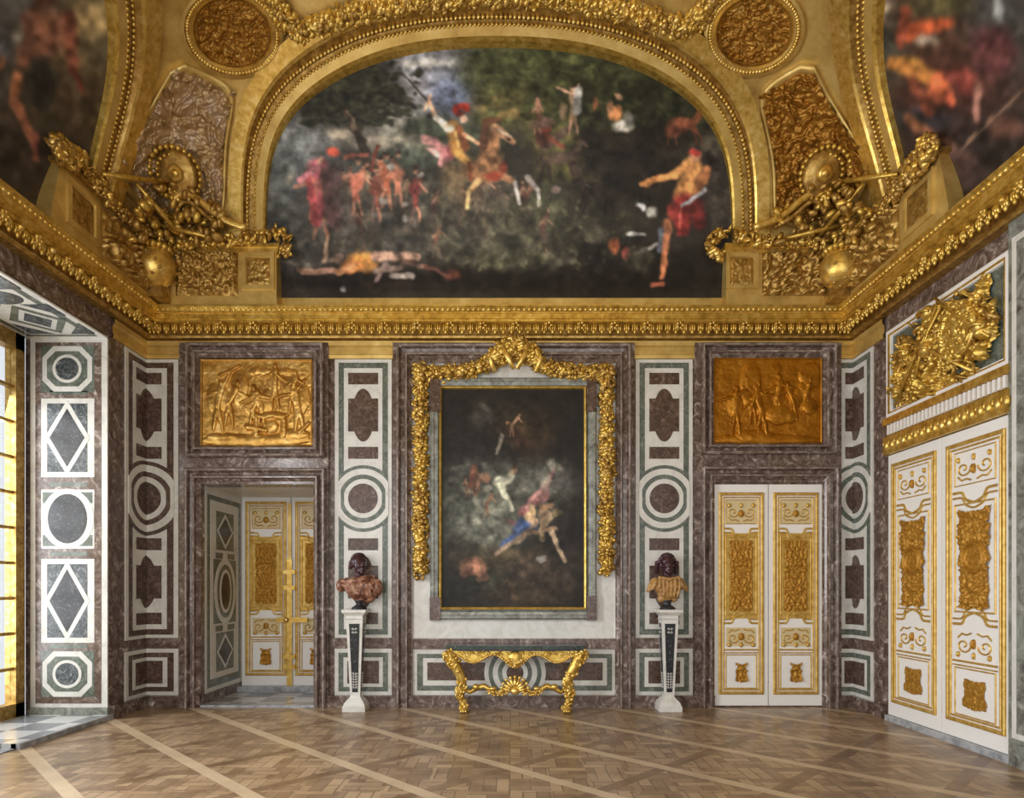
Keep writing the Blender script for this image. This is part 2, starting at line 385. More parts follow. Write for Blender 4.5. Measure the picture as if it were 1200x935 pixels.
# ================================================================== ROOM SHELL
def struct(name, mb, parent=None):
    o = mb.build(name, parent)
    if parent is None: o['kind'] = 'structure'
    return o
YE = YB*429/473.0                              # front of the window bay's far cheek
DX0, DX1 = bx(237), bx(372); DZ = bz(568); YD = 9.87
m = MB(); m.box((XL-1.1, YF, -.12), (XR+.3, YD+.2, 0), 'parquet'); struct('floor', m)
m = MB()
m.box((XL-.9, YB, 0), (DX0, YB+.25, 5.3), 'red_marble'); m.box((DX1, YB, 0), (XR+.3, YB+.25, 5.3), 'red_marble')
m.box((DX0, YB, DZ), (DX1, YB+.25, 5.3), 'red_marble'); struct('wall_back', m)
m = MB()
m.box((XL-1.0, YE, 0), (XL, YB, 5.3), 'red_marble')
for a, b in ((5.35, 4.15), (1.55, .35)): m.box((XL-1.0, b, 0), (XL, a, 5.3), 'red_marble')
m.box((XL-1.0, YF, 4.62), (XL, YE, 5.3), 'red_marble'); struct('wall_left', m)
m = MB(); m.box((XR, YF, 0), (XR+.25, YB, 5.3), 'red_marble'); struct('wall_right', m)
# vault
A = np.linspace(0, 2*math.pi, 481)[:-1]
corner = [math.atan2(sy*HY, sx*HX) for sx in (-1, 1) for sy in (-1, 1)]
A = np.sort(np.r_[A, [c+e for c in corner for e in (-.012, -.006, 0, .006, .012)]] % (2*math.pi))
rings = []
for h in np.r_[-.12, np.linspace(0, 2.94, 34)]:
    o = np.zeros((len(A), 3)); o[:] = (XC, YC, Z0+h); d = np.stack([np.cos(A), np.sin(A), 0*A], -1); rings.append(cast(o, d, 0.0, 9))
m = MB(); m.loft(rings, 'gold_flat', smooth=True); m.raw(rings[-1], [tuple(range(len(A)))], 'gold_flat')
struct('ceiling', m)
# cornice (profile swept round three walls, open behind the camera)
def ring3(p, z, yf=YF): return np.array([(XL+p, yf, z), (XL+p, YB-p, z), (XR-p, YB-p, z), (XR-p, yf, z)])
m = MB()
for mat, prof in (('gold_antique', [(0, 4.86), (.10, 4.865), (.11, 4.89)]), ('gold_antique', [(.11, 4.89), (.13, 4.90), (.13, 4.99)]),
                  ('gold', [(.13, 4.99), (.25, 5.0), (.28, 5.01), (.28, 5.035), (.30, 5.04), (.30, 5.095)]),
                  ('gold_bright', [(.30, 5.095), (.32, 5.10), (.32, 5.115)]), ('gold', [(.32, 5.115), (.335, 5.125), (.36, 5.15), (.38, 5.165), (.38, 5.18), (.30, 5.185), (.12, 5.19)]),
                  ('gold_flat', [(.14, 5.19), (.14, 5.25), (.125, 5.26), (.125, 5.42), (.10, 5.43)])):
    m.loft([ring3(p, z) for p, z in prof], mat, closed=False)
cor = thing('trim_1', None, None, (0, YB, 4.86), kind='structure'); o = m.build('cornice_moulding', cor)
m = MB()
def along(step, p, y0=4.6):
    for y in np.arange(y0, YB-p-.05, step): yield (XL+p, y), 1; yield (XR-p, y), -1
    n = int((XR-XL-2*p)/step)
    for k in range(n+1): yield (XL+p+(XR-XL-2*p)*k/n, YB-p), 0
for (x, y), s_ in along(.105, .19):
    for dx in (-.026, 0, .026):
        px__, py__ = (x+dx, y) if s_ == 0 else (x, y+dx)
        m.ball((px__+s_*.045, py__-(.045 if s_ == 0 else 0), 4.945+(.008 if dx == 0 else 0)), (.014, .03, .05) if s_ == 0 else (.03, .014, .05), 'gold_bright' if dx == 0 else 'gold', seg=6, rg=5)
    if s_ and int(y/.105) % 2: m.ball((x+s_*.08, y, 4.96), (.04, .04, .03), 'gold_bright', seg=6, rg=4)
    m.ball((x+(s_*.05), y-(.05 if s_ == 0 else 0), 4.895), (.022, .022, .035), 'gold', seg=6, rg=4)
for (x, y), s_ in along(.42, .27):
    
    for a in range(5): m.ball((x+(.035*math.cos(a*1.257) if s_ == 0 else s_*.02), y+(.035*math.cos(a*1.257) if s_ else -.02), 4.955+.035*math.sin(a*1.257)), (.02, .02, .02), 'gold_bright', seg=6, rg=4)
m.build('acanthus_row', cor)
m = MB()
for (x, y), s_ in along(.065, .345):
    m.ball((x, y, 5.135), (.024, .02, .022) if s_ == 0 else (.02, .024, .022), 'gold_bright', seg=6, rg=4)
m.build('egg_and_dart_row', cor)
# gilt frieze under the cornice
m = MB(); m.loft([ring3(p, z, 7.87) for p, z in [(0, bz(421)), (.03, bz(421)), (.035, bz(417)), (.02, bz(416)), (.02, bz(408)), (.045, bz(406)), (.05, bz(401)), (0, 4.87)]], 'gold_flat', closed=False)
struct('trim_2', m)

# ---- marble pilaster panels
def zy(y): return CAMZ+(HZN-y)/88.125
def marble_panel(mb, mp, cx, w_=.76, strip='green_marble', core='dark_red_marble', fold=False, lower=True):
    k = w_/.76; q = 88.125
    def rc(hw, ya, yb, d, mat): mb.rect(cx-hw/q*k, zy(yb), cx+hw/q*k, zy(ya), 0, d, mat, mp, fold)
    rc(33.3, 421.5, 747.3, .015, 'white_marble'); rc(28.8, 425.5, 743.5, .018, strip); rc(22.5, 432, 737, .021, 'white_marble')
    yc = 584.4
    for s_ in (1, -1):
        f = lambda y: yc+s_*(y-yc)
        a = sorted((f(437.5), f(451))); rc(17.5, a[0], a[1], .024, core)
        a = sorted((f(524), f(538))); rc(17.5, a[0], a[1], .024, core)
        a = sorted((f(467.5), f(506))); rc(17.5, a[0], a[1], .0240, core)
        mb.prism([(cx+x/q*k, zy(yy)) for x, yy in ell(0, f(487), 13, 31, 28)], 0, .0243, core, mp, fold)
    for r, d, mat, cl in ((39*k, .026, strip, 28.8), (35*k, .028, 'white_marble', 29.6), (28*k, .030, strip, 26), (22.8, .032, 'white_marble', 22), (17.4, .034, core, 17.3)):
        rk = r/k if r > 28*k-1e-6 else r
        mb.prism([(cx+np.clip(x, -cl, cl)/q*k, zy(yc)+y/q*(k if k < 1.1 else 1.12)) for x, y in ell(0, 0, rk, rk, 48)], 0, d, mat, mp, fold)
    rc(33.5, 760, 814.5, .015, 'white_marble'); rc(29, 764.5, 810, .018, strip); rc(23, 770, 804.5, .021, 'white_marble'); rc(18.5, 774, 800.5, .024, core)
def corner_left(s_, z, d=0.0):
    s_, z, d = arr(s_, z, d); return np.stack([np.where(s_ >= 0, XL+np.maximum(s_, d), XL+d), np.where(s_ >= 0, YB-d, YB-np.maximum(-s_, d)), z], -1)
def corner_right(s_, z, d=0.0):
    s_, z, d = arr(s_, z, d); return np.stack([np.where(s_ >= 0, XR-d, XR-np.maximum(-s_, d)), np.where(s_ >= 0, YB-np.maximum(s_, d), YB-d), z], -1)
for nm, mp_, cx, w_, st, co, fold, lb in (
    ('pilaster_panel', corner_left, -.02, .92, 'dark_red_marble', 'dark_red_marble', True, 'tall brown and white inlaid marble panel folded into the left corner beside the open doorway'),
    ('pilaster_panel', back_m, bx(426), .76, 'green_marble', 'dark_red_marble', False, 'inlaid marble pilaster panel with ring, left of the big central painting, behind the pink bust'),
    ('pilaster_panel', back_m, bx(778), .76, 'green_marble', 'dark_red_marble', False, 'inlaid marble pilaster panel with ring, right of the big central painting, behind the golden bust'),
    ('pilaster_panel', corner_right, .09, .80, 'green_marble', 'dark_red_marble', True, 'narrow inlaid marble panel folded into the right corner between the two white doors')):
    m = MB(); marble_panel(m, mp_, cx, w_, st, co, fold); tag(m.build(nm), lb, 'wall panel', 'inlaid marble pilaster panels')

# ---- mouldings of the three back-wall bays
m = MB()
def bay(x0, x1, holes, d=.05):
    """marble slab x0..x1, cornice to floor, built round the rectangular holes (px) listed top to bottom"""
    y = 403
    for (a, b, c, e) in holes:
        if b > y: m.rect(bx(x0), bz(b), bx(x1), bz(y), 0, d, 'red_marble', back_m)
        m.rect(bx(x0), bz(e), bx(a), bz(b), 0, d, 'red_marble', back_m); m.rect(bx(c), bz(e), bx(x1), bz(b), 0, d, 'red_marble', back_m); y = e
    if y < 828: m.rect(bx(x0), 0, bx(x1), bz(y), 0, d, 'red_marble', back_m)
def fr(x0, y0, x1, y1, prof, ob=False, mat='red_marble'):  # thin paler strips paint light catching the casing's outer and inner edges
    m.frame(bx(x0), bz(y0), bx(x1), bz(y1), [(prof[1][0]+.010, .12), (.012, .139), (.024, .142), (.036, .137), (.040, .12)], 'rim_highlight', back_m, ob)
    e = prof[8][0]; m.frame(bx(x0), bz(y0), bx(x1), bz(y1), [(e-.004, .10), (e+.002, .120), (e+.02, .120), (e+.026, .10)], 'rim_highlight', back_m, ob)
    m.frame(bx(x0), bz(y0), bx(x1), bz(y1), prof, mat, back_m, ob)
c = .0113
cas = lambda wd: [(0, .05), (0, .12), (.012, .135), (.035, .135), (.045, .12), (.055, .075), (wd*.5, .065), (wd*.54, .10), (wd*.6, .115), (wd*.72, .115), (wd*.78, .08), (wd*.9, .06), (wd, .03), (wd, 0)]
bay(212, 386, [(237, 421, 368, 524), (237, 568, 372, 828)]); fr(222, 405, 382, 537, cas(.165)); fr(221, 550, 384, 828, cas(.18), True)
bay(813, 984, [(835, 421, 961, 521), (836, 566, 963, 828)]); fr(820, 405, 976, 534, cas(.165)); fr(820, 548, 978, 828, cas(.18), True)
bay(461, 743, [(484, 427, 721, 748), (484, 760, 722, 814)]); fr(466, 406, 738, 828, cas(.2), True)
o = struct('trim_3', m)
m = MB(); m.rect(bx(466), 0, bx(738), bz(815), 0, .075, 'red_marble', back_m)
for a, b in ((XL, bx(237)), (bx(372), bx(836)), (bx(963), XR)): m.rect(a, 0, b, bz(815), 0, .07, 'red_marble', back_m); m.rect(a, bz(815)-.012, b, bz(815)+.01, 0, .085, 'red_marble', back_m)
struct('baseboard_back', m)
m = MB(); m.box((XL, YE+.01, 0), (XL+.07, YB, .16), 'red_marble'); struct('baseboard_left', m)
m = MB(); m.box((XR-.07, 7.85, 0), (XR, YB, .16), 'red_marble'); m.box((XR-.09, 4.6, 0), (XR, 5.80, .2), 'campan_marble'); struct('baseboard_right', m)
# white field and dado panel of the middle bay
m = MB(); m.rect(bx(483), bz(749), bx(722), bz(426), 0, .02, 'white_marble', back_m); m.frame(bx(483), bz(426), bx(722), bz(749), [(0, .05), (.0, .05), (.02, .03), (.03, .02)], 'white_marble', back_m)
tag(m.build('marble_field'), 'plain white marble field around the large dark painting above the console', 'wall panel')
m = MB()
def rr_(x0, y0, x1, y1, d, mat): m.rect(bx(x0), bz(y1), bx(x1), bz(y0), 0, d, mat, back_m)
rr_(483, 760, 723, 815, .015, 'white_marble'); rr_(489, 766, 717, 809, .018, 'green_marble')
for a, b in ((496, 574), (633, 711)): rr_(a, 771, b, 803, .021, 'white_marble'); rr_(a+5, 776, b-5, 797, .024, 'dark_red_marble')
for r, d, mt in ((36, .026, 'white_marble'), (31, .028, 'green_marble'), (26, .030, 'white_marble'), (20, .032, 'green_marble'), (15, .034, 'white_marble'), (10, .036, 'dark_red_marble')):
    m.prism([(bx(603.5+x), bz(788)+np.clip(y, -22, 22)/88.1) for x, y in ell(0, 0, r, r, 48)], 0, d, mt, back_m)
tag(m.build('dado_panel'), 'low inlaid marble dado panel with concentric rings behind the gilt console table', 'wall panel')

# ---- window bay on the left
m = MB()
mc = lambda x, z, d=0.0: (lambda x, z, d: np.stack([x, YE-d, z], -1))(*arr(x, z, d))
ex = lambda px: (px-600)*YE/F
ez = lambda py: CAMZ+(HZN-py)*YE/F
def er(x0, y0, x1, y1, d, mat): m.rect(ex(x0), ez(y1), ex(x1), ez(y0), 0, d, mat, mc)
def ep(pts, d, mat): m.prism([(ex(x), ez(y)) for x, y in pts], 0, d, mat, mc)
er(37, 394, 127, 831, .02, 'white_marble'); er(43, 402, 120, 824, .023, 'red_marble')
def octo(cx, cy, hw, hh, c_): return [(cx-hw+c_, cy-hh), (cx+hw-c_, cy-hh), (cx+hw, cy-hh+c_), (cx+hw, cy+hh-c_), (cx+hw-c_, cy+hh), (cx-hw+c_, cy+hh), (cx-hw, cy+hh-c_), (cx-hw, cy-hh+c_)]
for cy in (433, 789.5):
    er(50, cy-27, 112, cy+27, .025, 'green_marble'); ep(octo(80.5, cy, 29, 26.5, 13), .027, 'white_marble'); ep(octo(80.5, cy, 23.5, 20.5, 10), .029, 'green_marble')
    ep(ell(80.5, cy, 17, 16.5), .031, 'white_marble'); ep(ell(80.5, cy, 13.5, 13), .033, 'grey_marble')
for cy, hh in ((513.5, 46), (704, 49)):
    er(50, cy-hh, 112, cy+hh, .025, 'white_marble'); er(57, cy-hh+6, 104, cy+hh-6, .027, 'grey_marble')
    ep([(80.5, cy-hh+2), (107, cy), (80.5, cy+hh-2), (54, cy)], .029, 'white_marble'); ep([(80.5, cy-hh+12), (101, cy), (80.5, cy+hh-12), (60, cy)], .031, 'dark_stone')
er(50, 574, 112, 643, .025, 'white_marble')
for a in (52, 92):
    for b in (577, 627): er(a, b, a+18, b+13, .027, 'green_marble')
ep(ell(81, 608, 31, 35), .029, 'white_marble'); ep(ell(81, 608, 23, 29), .031, 'dark_stone')
for yy in (461, 568, 649, 757): er(60, yy-2.5, 104, yy+2.5, .025, 'green_marble')
tag(m.build('window_cheek_panel'), 'bright inlaid marble cheek of the window bay with lozenges, octagons and a dark oval', 'wall panel')
m = MB(); ZS = 4.605                            # soffit
ms = lambda x, y, d=0.0: (lambda x, y, d: np.stack([x, y, ZS-d], -1))(*arr(x, y, d))
m.rect(-5.87, 5.35, XL, YE, 0, .02, 'white_marble', ms); m.rect(-5.78, 5.4, XL-.08, YE-.08, 0, .023, 'green_marble', ms)
m.rect(-5.70, 5.45, XL-.15, YE-.15, 0, .026, 'white_marble', ms)
for cy in (7.25, 6.1):
    m.prism([(-5.3, cy-.38), (-4.98, cy), (-5.3, cy+.38), (-5.62, cy)], 0, .029, 'green_marble', ms)
    m.prism([(-5.3, cy-.28), (-5.08, cy), (-5.3, cy+.28), (-5.52, cy)], 0, .031, 'white_marble', ms); m.prism([(-5.3, cy-.2), (-5.14, cy), (-5.3, cy+.2), (-5.46, cy)], 0, .033, 'grey_marble', ms)
    for sx in (-1, 1):
        for sy in (-1, 1): m.prism([(-5.3+sx*.38, cy+sy*.40), (-5.3+sx*.38, cy+sy*.1), (-5.3+sx*.1, cy+sy*.40)], 0, .029, 'grey_marble', ms)
m.prism(ell(-5.3, 6.68, .24, .17), 0, .029, 'grey_marble', ms)
tag(m.build('window_soffit_panel'), 'inlaid white and grey marble soffit above the left window bay', 'wall panel')
m = MB(); m.box((-5.95, 6.35, 0), (XL+.01, YE-.02, .06), 'inlaid_floor'); m.box((XL-.04, 6.35, 0), (XL+.05, YE+.02, .058), 'sill_marble'); m.box((-5.95, 5.35, 0), (XL, 6.35, .012), 'sill_marble'); struct('floor_window_bay', m)
m = MB(); m.box((ex(37), YE-.05, 0), (XL+.02, YE, .145), 'campan_marble'); struct('baseboard_window_bay', m)
win = thing('window_1', None, None, (-5.88, 6.6, .06), kind='structure')
m = MB(); WX = -5.86
for y0, y1 in ((YE-.2, YE-.06), (5.35, 5.5)): m.box((WX-.1, y0, .06), (WX+.03, y1, 4.6), 'gold_antique')
m.box((WX-.1, 5.35, .06), (WX+.03, YE-.06, .22), 'gold_antique'); m.box((WX-.1, 5.35, 4.40), (WX+.03, YE-.06, 4.6), 'gold_antique'); m.box((WX-.12, YE-.06, .06), (WX-.02, YE, 4.6), 'dark_stone')
m.box((WX-.08, 6.42, .22), (WX+.05, 6.54, 4.4), 'gold_flat'); m.build('window_frame', win)
m = MB(); zb = .22+.41
while zb < 4.3: m.box((WX-.06, 5.5, zb-.018), (WX+.0, YE-.2, zb+.018), 'gold_antique'); zb += .415
for y in (5.96, 7.03): m.box((WX-.055, y-.015, .22), (WX-.005, y+.015, 4.4), 'gold_flat')
m.build('glazing_bars', win)
m = MB(); m.box((WX-.04, 5.5, .22), (WX-.032, YE-.2, 4.4), 'window_glass'); m.build('window_pane', win)

# ================================================================== DOORS
def spiral(x, y, r, turns, a0, s_=1, n=26):
    return [(x+s_*r*(1-t_*.8)*math.cos(a0+t_*turns*6.28), y+r*(1-t_*.8)*math.sin(a0+t_*turns*6.28)) for t_ in np.linspace(0, 1, n)]
def door_leaf(parent, mp, W, H, style):
    S = H/2.95; k = W/.72
    m = MB(); m.rect(.003, 0, W-.003, H, -.03, .025, 'white_paint', mp); 
    if style == 'back':
        k0 = W/.72; s0 = H/2.95
        m.rect(.13*k0, 1.16*s0, .59*k0, 2.30*s0, .02, .028, 'door_gold', mp); m.rect(.16*k0, 2.43*s0, .56*k0, 2.74*s0, .02, .027, 'cream_paint', mp); m.rect(.16*k0, .79*s0, .56*k0, 1.04*s0, .02, .027, 'cream_paint', mp)
    leaf = m.build('door_leaf', parent)
    g = MB(); G = 'door_gold'; b = .025
    def U(u): return u*k
    def V(v): return v*S
    half = lambda wd, hh: [(0, b), (0, b+hh*.7), (wd*.3, b+hh), (wd*.7, b+hh), (wd, b+hh*.7), (wd, b)]
    g.frame(U(.060), V(.150), U(.660), V(2.842), half(.04, .022), G, mp)
    g.frame(U(.064)+.05, V(.153)+.05, U(.656)-.05, V(2.837)-.05, half(.02, .014), G, mp)
    uL, uR, uc = U(.13), U(.59), U(.36)
    def rib(pts, wd=.018, hh=.014, n=40): g.ribbon(smooth_path([(U(a), V(c_)) for a, c_ in pts], n), wd, hh, G, mp, b)
    for v, s_ in ((2.36, -1), (1.10, 1)):
        for dv, wd in ((0, .028), (s_*.05, .02)):
            rib([(.125, v+dv), (.20, v+dv), (.24, v+dv+s_*.0), (.26, v+dv+s_*.075), (.36, v+dv+s_*.12), (.46, v+dv+s_*.075), (.48, v+dv), (.52, v+dv), (.595, v+dv)], wd)
    rib([(.125, .745), (.595, .745)], .022); rib([(.125, .705), (.595, .705)], .014)
    g.frame(U(.15), V(.225), U(.57), V(.685), half(.014, .01), G, mp)
    g.frame(U(.15), V(2.42), U(.57), V(2.75), half(.012, .01), G, mp)
    g.frame(U(.15), V(1.21), U(.57), V(2.25), half(.016, .012), G, mp)
    # small scrollwork over and under the main panel
    for vc, s_ in ((2.58, 1), (.90, -1)):
        for sx in (-1, 1):
            g.ribbon([(U(.36+sx*a), V(vc+c_)) for a, c_ in [(x-.0, y) for x, y in spiral(.11, 0, .075, 1.2, math.pi, 1)]], .016, .016, G, mp, b)
            g.ribbon([(U(.36+sx*a), V(vc+s_*c_)) for a, c_ in [(.03, -.12), (.08, -.10), (.13, -.11), (.17, -.07)]], .018, .014, G, mp, b)
            g.ball(mp(U(.36+sx*.16), V(vc+s_*.09), b+.01), (.03, .015, .03), G)
        g.ball(mp(U(.36), V(vc-.02*s_), b+.012), (.04, .02, .05), 'door_gold_deep'); g.ball(mp(U(.36), V(vc+.09*s_), b+.01), (.025, .015, .035), G)
    g.build('gilt_moulding', leaf)
    # carved panels
    def carved(name, u0, v0, u1, v1, edge, hh, seed, med=None):
        X, Y = np.meshgrid(np.linspace(u0, u1, max(10, int((u1-u0)/.008))), np.linspace(v0, v1, max(10, int((v1-v0)/.008))))
        e = np.minimum(np.minimum(X-u0, u1-X), np.minimum(Y-v0, v1-Y))
        a = arabesque(np.abs(X-(u0+u1)/2)+3, Y, .11, seed)
        hgt = a*hh*np.clip(e/.03, 0, 1)
        if med:
            d = np.hypot((X-med[0])/1.0, Y-med[1]); hgt = np.where(d < med[2]*1.25, hh*.35*a, hgt); hgt = np.maximum(hgt, hh*1.5*np.clip(1-np.abs(d-med[2])/.028, 0, 1))
        msk = e > edge*fbm(np.abs(X-(u0+u1)/2)+1, Y, .10, seed+3, 3)
        cv = Canvas(X, Y, (0, 0, 0)); P = mp(X, Y, b+.002+hgt); cv.mesh(name, P, msk, 'door_gold_deep', leaf)
    if style == 'back':
        carved('carved_panel', U(.19), V(1.24), U(.53), V(2.22), .03, .03, 3)
        carved('carved_rosette', U(.22), V(.27), U(.50), V(.65), .14, .03, 5)
    else:
        carved('carved_panel', U(.17), V(1.22), U(.55), V(2.23), .09, .035, 3, (uc, V(1.73), .14))
        carved('carved_rosette', U(.21), V(.27), U(.51), V(.64), .11, .012, 5)
    return leaf
# right-hand door of the back wall
d1 = thing('door_1', None, None, (bx(900), YB-.02, 0), kind='structure')
for x0 in (836, 899.7):
    x = bx(x0); door_leaf(d1, (lambda x: lambda u, v, d=0.0: back_m(x+np.asarray(u, float), .02+np.asarray(v, float), d))(x), 63.2/88.125, 2.93, 'back')
# open doorway on the left with a second pair of doors beyond it
d2 = thing('door_2', None, None, (bx(305), YD, 0), kind='structure'); sD = F/YD; xd = (284-600)/sD
mp_far = lambda x: (lambda u, v, d=0.0: (lambda u, v, d: np.stack([x+u, YD-d, .10+v], -1))(*arr(u, v, d)))
for k in range(2): door_leaf(d2, mp_far(xd+k*.755), .745, 2.89, 'back')
m = MB()
lk = lambda px, py, d=0.0: (lambda px, py, d: np.stack([(px-600)/sD, YD-.05-d, CAMZ+(HZN-py)/sD], -1))(*arr(px, py, d))
m.rect(326, 729, 362, 723, 0, .04, 'gold_bright', lk); m.rect(338, 655, 344, 812, 0, .03, 'gold_bright', lk); m.rect(339, 590, 343, 655, 0, .02, 'gold_flat', lk)
for yy in (670, 688, 768, 780): m.rect(334, yy-2, 348, yy+3, 0, .045, 'gold_bright', lk)
m.ball(lk(338, 726, .06).reshape(3), (.04, .03, .04), 'gold_bright'); m.build('door_bolt', d2)
m = MB()
mr = lambda y, z, d=0.0: (lambda y, z, d: np.stack([DX0+d, y, z], -1))(*arr(y, z, d))
m.rect(YB-.04, 0, YD+.05, DZ-.002, -.005, .004, 'red_marble', mr)
m.rect(YB+.06, .16, YD, DZ, 0, .008, 'white_marble', mr); m.rect(YB+.12, .22, YD-.06, DZ-.1, 0, .011, 'green_marble', mr); m.rect(YB+.2, .33, YD-.14, DZ-.17, 0, .014, 'white_marble', mr)
yc = (YB+YD)/2+.03; wq = .36
for zc, hz in ((.68, .27), (2.38, .27)):
    m.rect(yc-wq+.08, zc-hz, yc+wq-.08, zc+hz, 0, .017, 'green_marble', mr); m.prism([(yc, zc-hz+.02), (yc+wq-.1, zc), (yc, zc+hz-.02), (yc-wq+.1, zc)], 0, .02, 'white_marble', mr)
    m.prism([(yc, zc-hz+.08), (yc+wq-.15, zc), (yc, zc+hz-.08), (yc-wq+.15, zc)], 0, .023, 'dark_stone', mr)
m.rect(yc-wq, 1.08, yc+wq, 1.98, 0, .016, 'green_marble', mr)
for r1, r2, d, mt in ((.34, .46, .02, 'white_marble'), (.26, .38, .023, 'green_marble'), (.19, .31, .026, 'white_marble'), (.14, .26, .029, 'dark_stone')): m.prism(ell(yc, 1.53, r1, r2, 40), 0, d, mt, mr)
for z in (1.02, 2.04): m.rect(yc-.3, z-.05, yc-.08, z+.03, 0, .019, 'green_marble', mr); m.rect(yc+.08, z-.05, yc+.3, z+.03, 0, .019, 'green_marble', mr)
tag(m.build('doorway_cheek_panel'), 'narrow inlaid marble cheek with oval and lozenges inside the open doorway', 'wall panel')
m = MB(); m.box((DX1, YB+.25, 0), (DX1+.1, YD+.1, DZ+.1), 'red_marble'); m.box((DX0-.1, YB+.25, DZ-.001), (DX1+.1, YD+.1, DZ+.1), 'white_marble')
m.box((DX0-.1, YD+.03, 0), (DX1+.1, YD+.2, DZ), 'white_paint'); struct('wall_passage', m)
m = MB(); m.box((DX0-.02, YB-.02, 0), (DX1, YD+.05, .02), 'inlaid_floor'); m.box((DX0, YD-.16, .02), (DX1, YD+.02, .10), 'sill_marble'); m.box((DX0, YB-.06, 0), (DX1, YB+.1, .03), 'sill_marble'); struct('floor_passage', m)
# big pair on the right wall
YR0, YR1 = 7.78, 5.84
mpR = lambda y, z, d=0.0: (lambda y, z, d: np.stack([XR-d, y, z], -1))(*arr(y, z, d))
d3 = thing('door_3', None, None, (XR, 6.8, 0), kind='structure'); WR = (YR0-YR1)/2
for k in range(2): door_leaf(d3, (lambda k: lambda u, v, d=0.0: mpR(YR0-k*WR-np.asarray(u, float), .07+np.asarray(v, float), d))(k), WR, 3.09, 'right')
m = MB(); m.box((XR-.07, YR1, 0), (XR, YR0, .065), 'sill_marble'); struct('trim_4', m)
# jamb nearest the camera
m = MB(); m.rect(YR1, 0, 5.3, 4.86, 0, .07, 'campan_marble', mpR); m.rect(YR1-.06, .25, 5.35, 4.7, 0, .085, 'white_marble', mpR); m.rect(YR1-.12, .3, 5.4, 4.64, 0, .09, 'campan_marble', mpR)
struct('trim_5', m)
# overdoor relief on the right wall
od = thing('overdoor_relief', 'large gilt trophy relief in a white frame above the double doors on the right wall', 'relief', (XR, 6.8, 3.62))
m = MB(); m.frame(YR0, 4.647, YR1, 3.60, [(0, 0), (0, .05), (.015, .06), (.05, .06), (.06, .045), (.085, .045), (.09, .02)], 'white_paint', mpR)
m.frame(YR0-.045, 4.60, YR1+.045, 3.647, [(0, .045), (.005, .062), (.02, .062), (.022, .045)], 'gold', mpR); m.build('frame', od)
m = MB(); m.rect(YR1+.05, 3.65, YR0-.05, 4.6, 0, .02, 'green_marble', mpR); m.build('background', od)
Yg, Zg = np.meshgrid(np.linspace(YR1+.03, YR0-.03, 330), np.linspace(3.62, 4.68, 180)); PX, PY = project(mpR(Yg, Zg))
cv = Canvas(Yg, Zg, (0, 0, 0)); cv.wob = .004; cv.wx = (fbm(Yg, Zg, .16, 4, 4)-.5)*22; cv.wy = (fbm(Yg, Zg, .16, 9, 4)-.5)*22
for a in ((6.85, 4.08, .66, .36), (6.3, 4.05, .36, .32), (7.35, 3.95, .34, .25), (6.9, 4.46, .22, .17), (6.2, 4.42, .12, .2), (7.5, 4.2, .14, .12), (6.9, 3.70, .8, .09)): cv.blob(a[0], a[1], a[2], a[3], None, h=.02)
for y, z, k, ln in ((6.95, 4.25, .62, .2), (7.2, 4.0, .55, -.3), (6.72, 4.05, .55, .4), (6.2, 4.25, .5, -.2), (7.45, 4.0, .42, .3)):
    zz0 = cv.Y; cv.Y = 2*z-zz0; cv.wob = .002; cv.figure(y, z, k, (1, 1, 1), (1, 1, 1), lean=ln, h=.10, drape=(1, 1, 1)); cv.Y = zz0; cv.wob = .004
for i in range(260):
    y, z = rng.uniform(5.95, 7.65), rng.uniform(3.66, 4.6)
    if ((y-6.8)/.88)**2+((z-4.08)/.46)**2 > 1: continue
    cv.blob(y, z, rng.uniform(.015, .075), rng.uniform(.012, .028), None, ang=rng.rand()*3, h=rng.uniform(.04, .12))
d_ = np.hypot((Yg-6.42)/.24, (Zg-4.14)/.27); cv.h = np.where(d_ < 1, .09+.05*np.sqrt(np.clip(1-d_**2, 0, 1)), cv.h); cv.h = np.maximum(cv.h, .14*(np.abs(d_-.93) < .09))
cv.cap(7.0, 3.7, 6.5, 4.45, .02, .03, None, h=.13); cv.cap(7.4, 4.3, 6.9, 3.75, .03, .03, None, h=.12)
for a, b_, r in ((7.3, 4.3, .07), (6.85, 4.42, .09), (6.1, 4.0, .08), (6.12, 3.82, .07), (7.1, 3.8, .07), (7.45, 3.8, .08), (7.15, 4.1, .1)): cv.blob(a, b_, r, r, None, h=.15)
cv.h += .02*arabesque(Yg, Zg, .1, 6)*(cv.h > .01)
cv.mesh('trophy_carving', mpR(Yg, Zg, .02+cv.h), cv.h > .012, 'gold', od)
m = MB(); q_ = np.random.RandomState(8); mo = mpR
for i in range(330):
    y, z = q_.uniform(5.92, 7.58), q_.uniform(3.66, 4.66)
    if ((y-6.82)/.9)**2+((z-4.06)/.50)**2 > 1 or math.hypot((y-6.42)/.22, (z-4.14)/.25) < 1: continue
    s_ = q_.uniform(.03, .075); c_ = mo(y, z, .07+q_.rand()*.06).reshape(3)
    if i % 3 == 0: m.ball(c_, (s_*.55,)*3, 'gold_bright', seg=8, rg=6)
    else: m.ball(c_, (s_*1.1, s_*.36, s_*.28), ['gold', 'gold_antique'][i % 2], rrot(), 8, 6)
for y0, z0, y1, z1, r in ((7.45, 3.68, 6.62, 4.5, .018), (7.15, 3.66, 6.72, 4.52, .016), (6.2, 3.66, 7.3, 4.42, .018), (5.98, 3.9, 6.75, 4.6, .016)): m.tube([mo(y0, z0, .14).reshape(3), mo((y0+y1)/2, (z0+z1)/2, .17).reshape(3), mo(y1, z1, .14).reshape(3)], r, 'gold', 7)
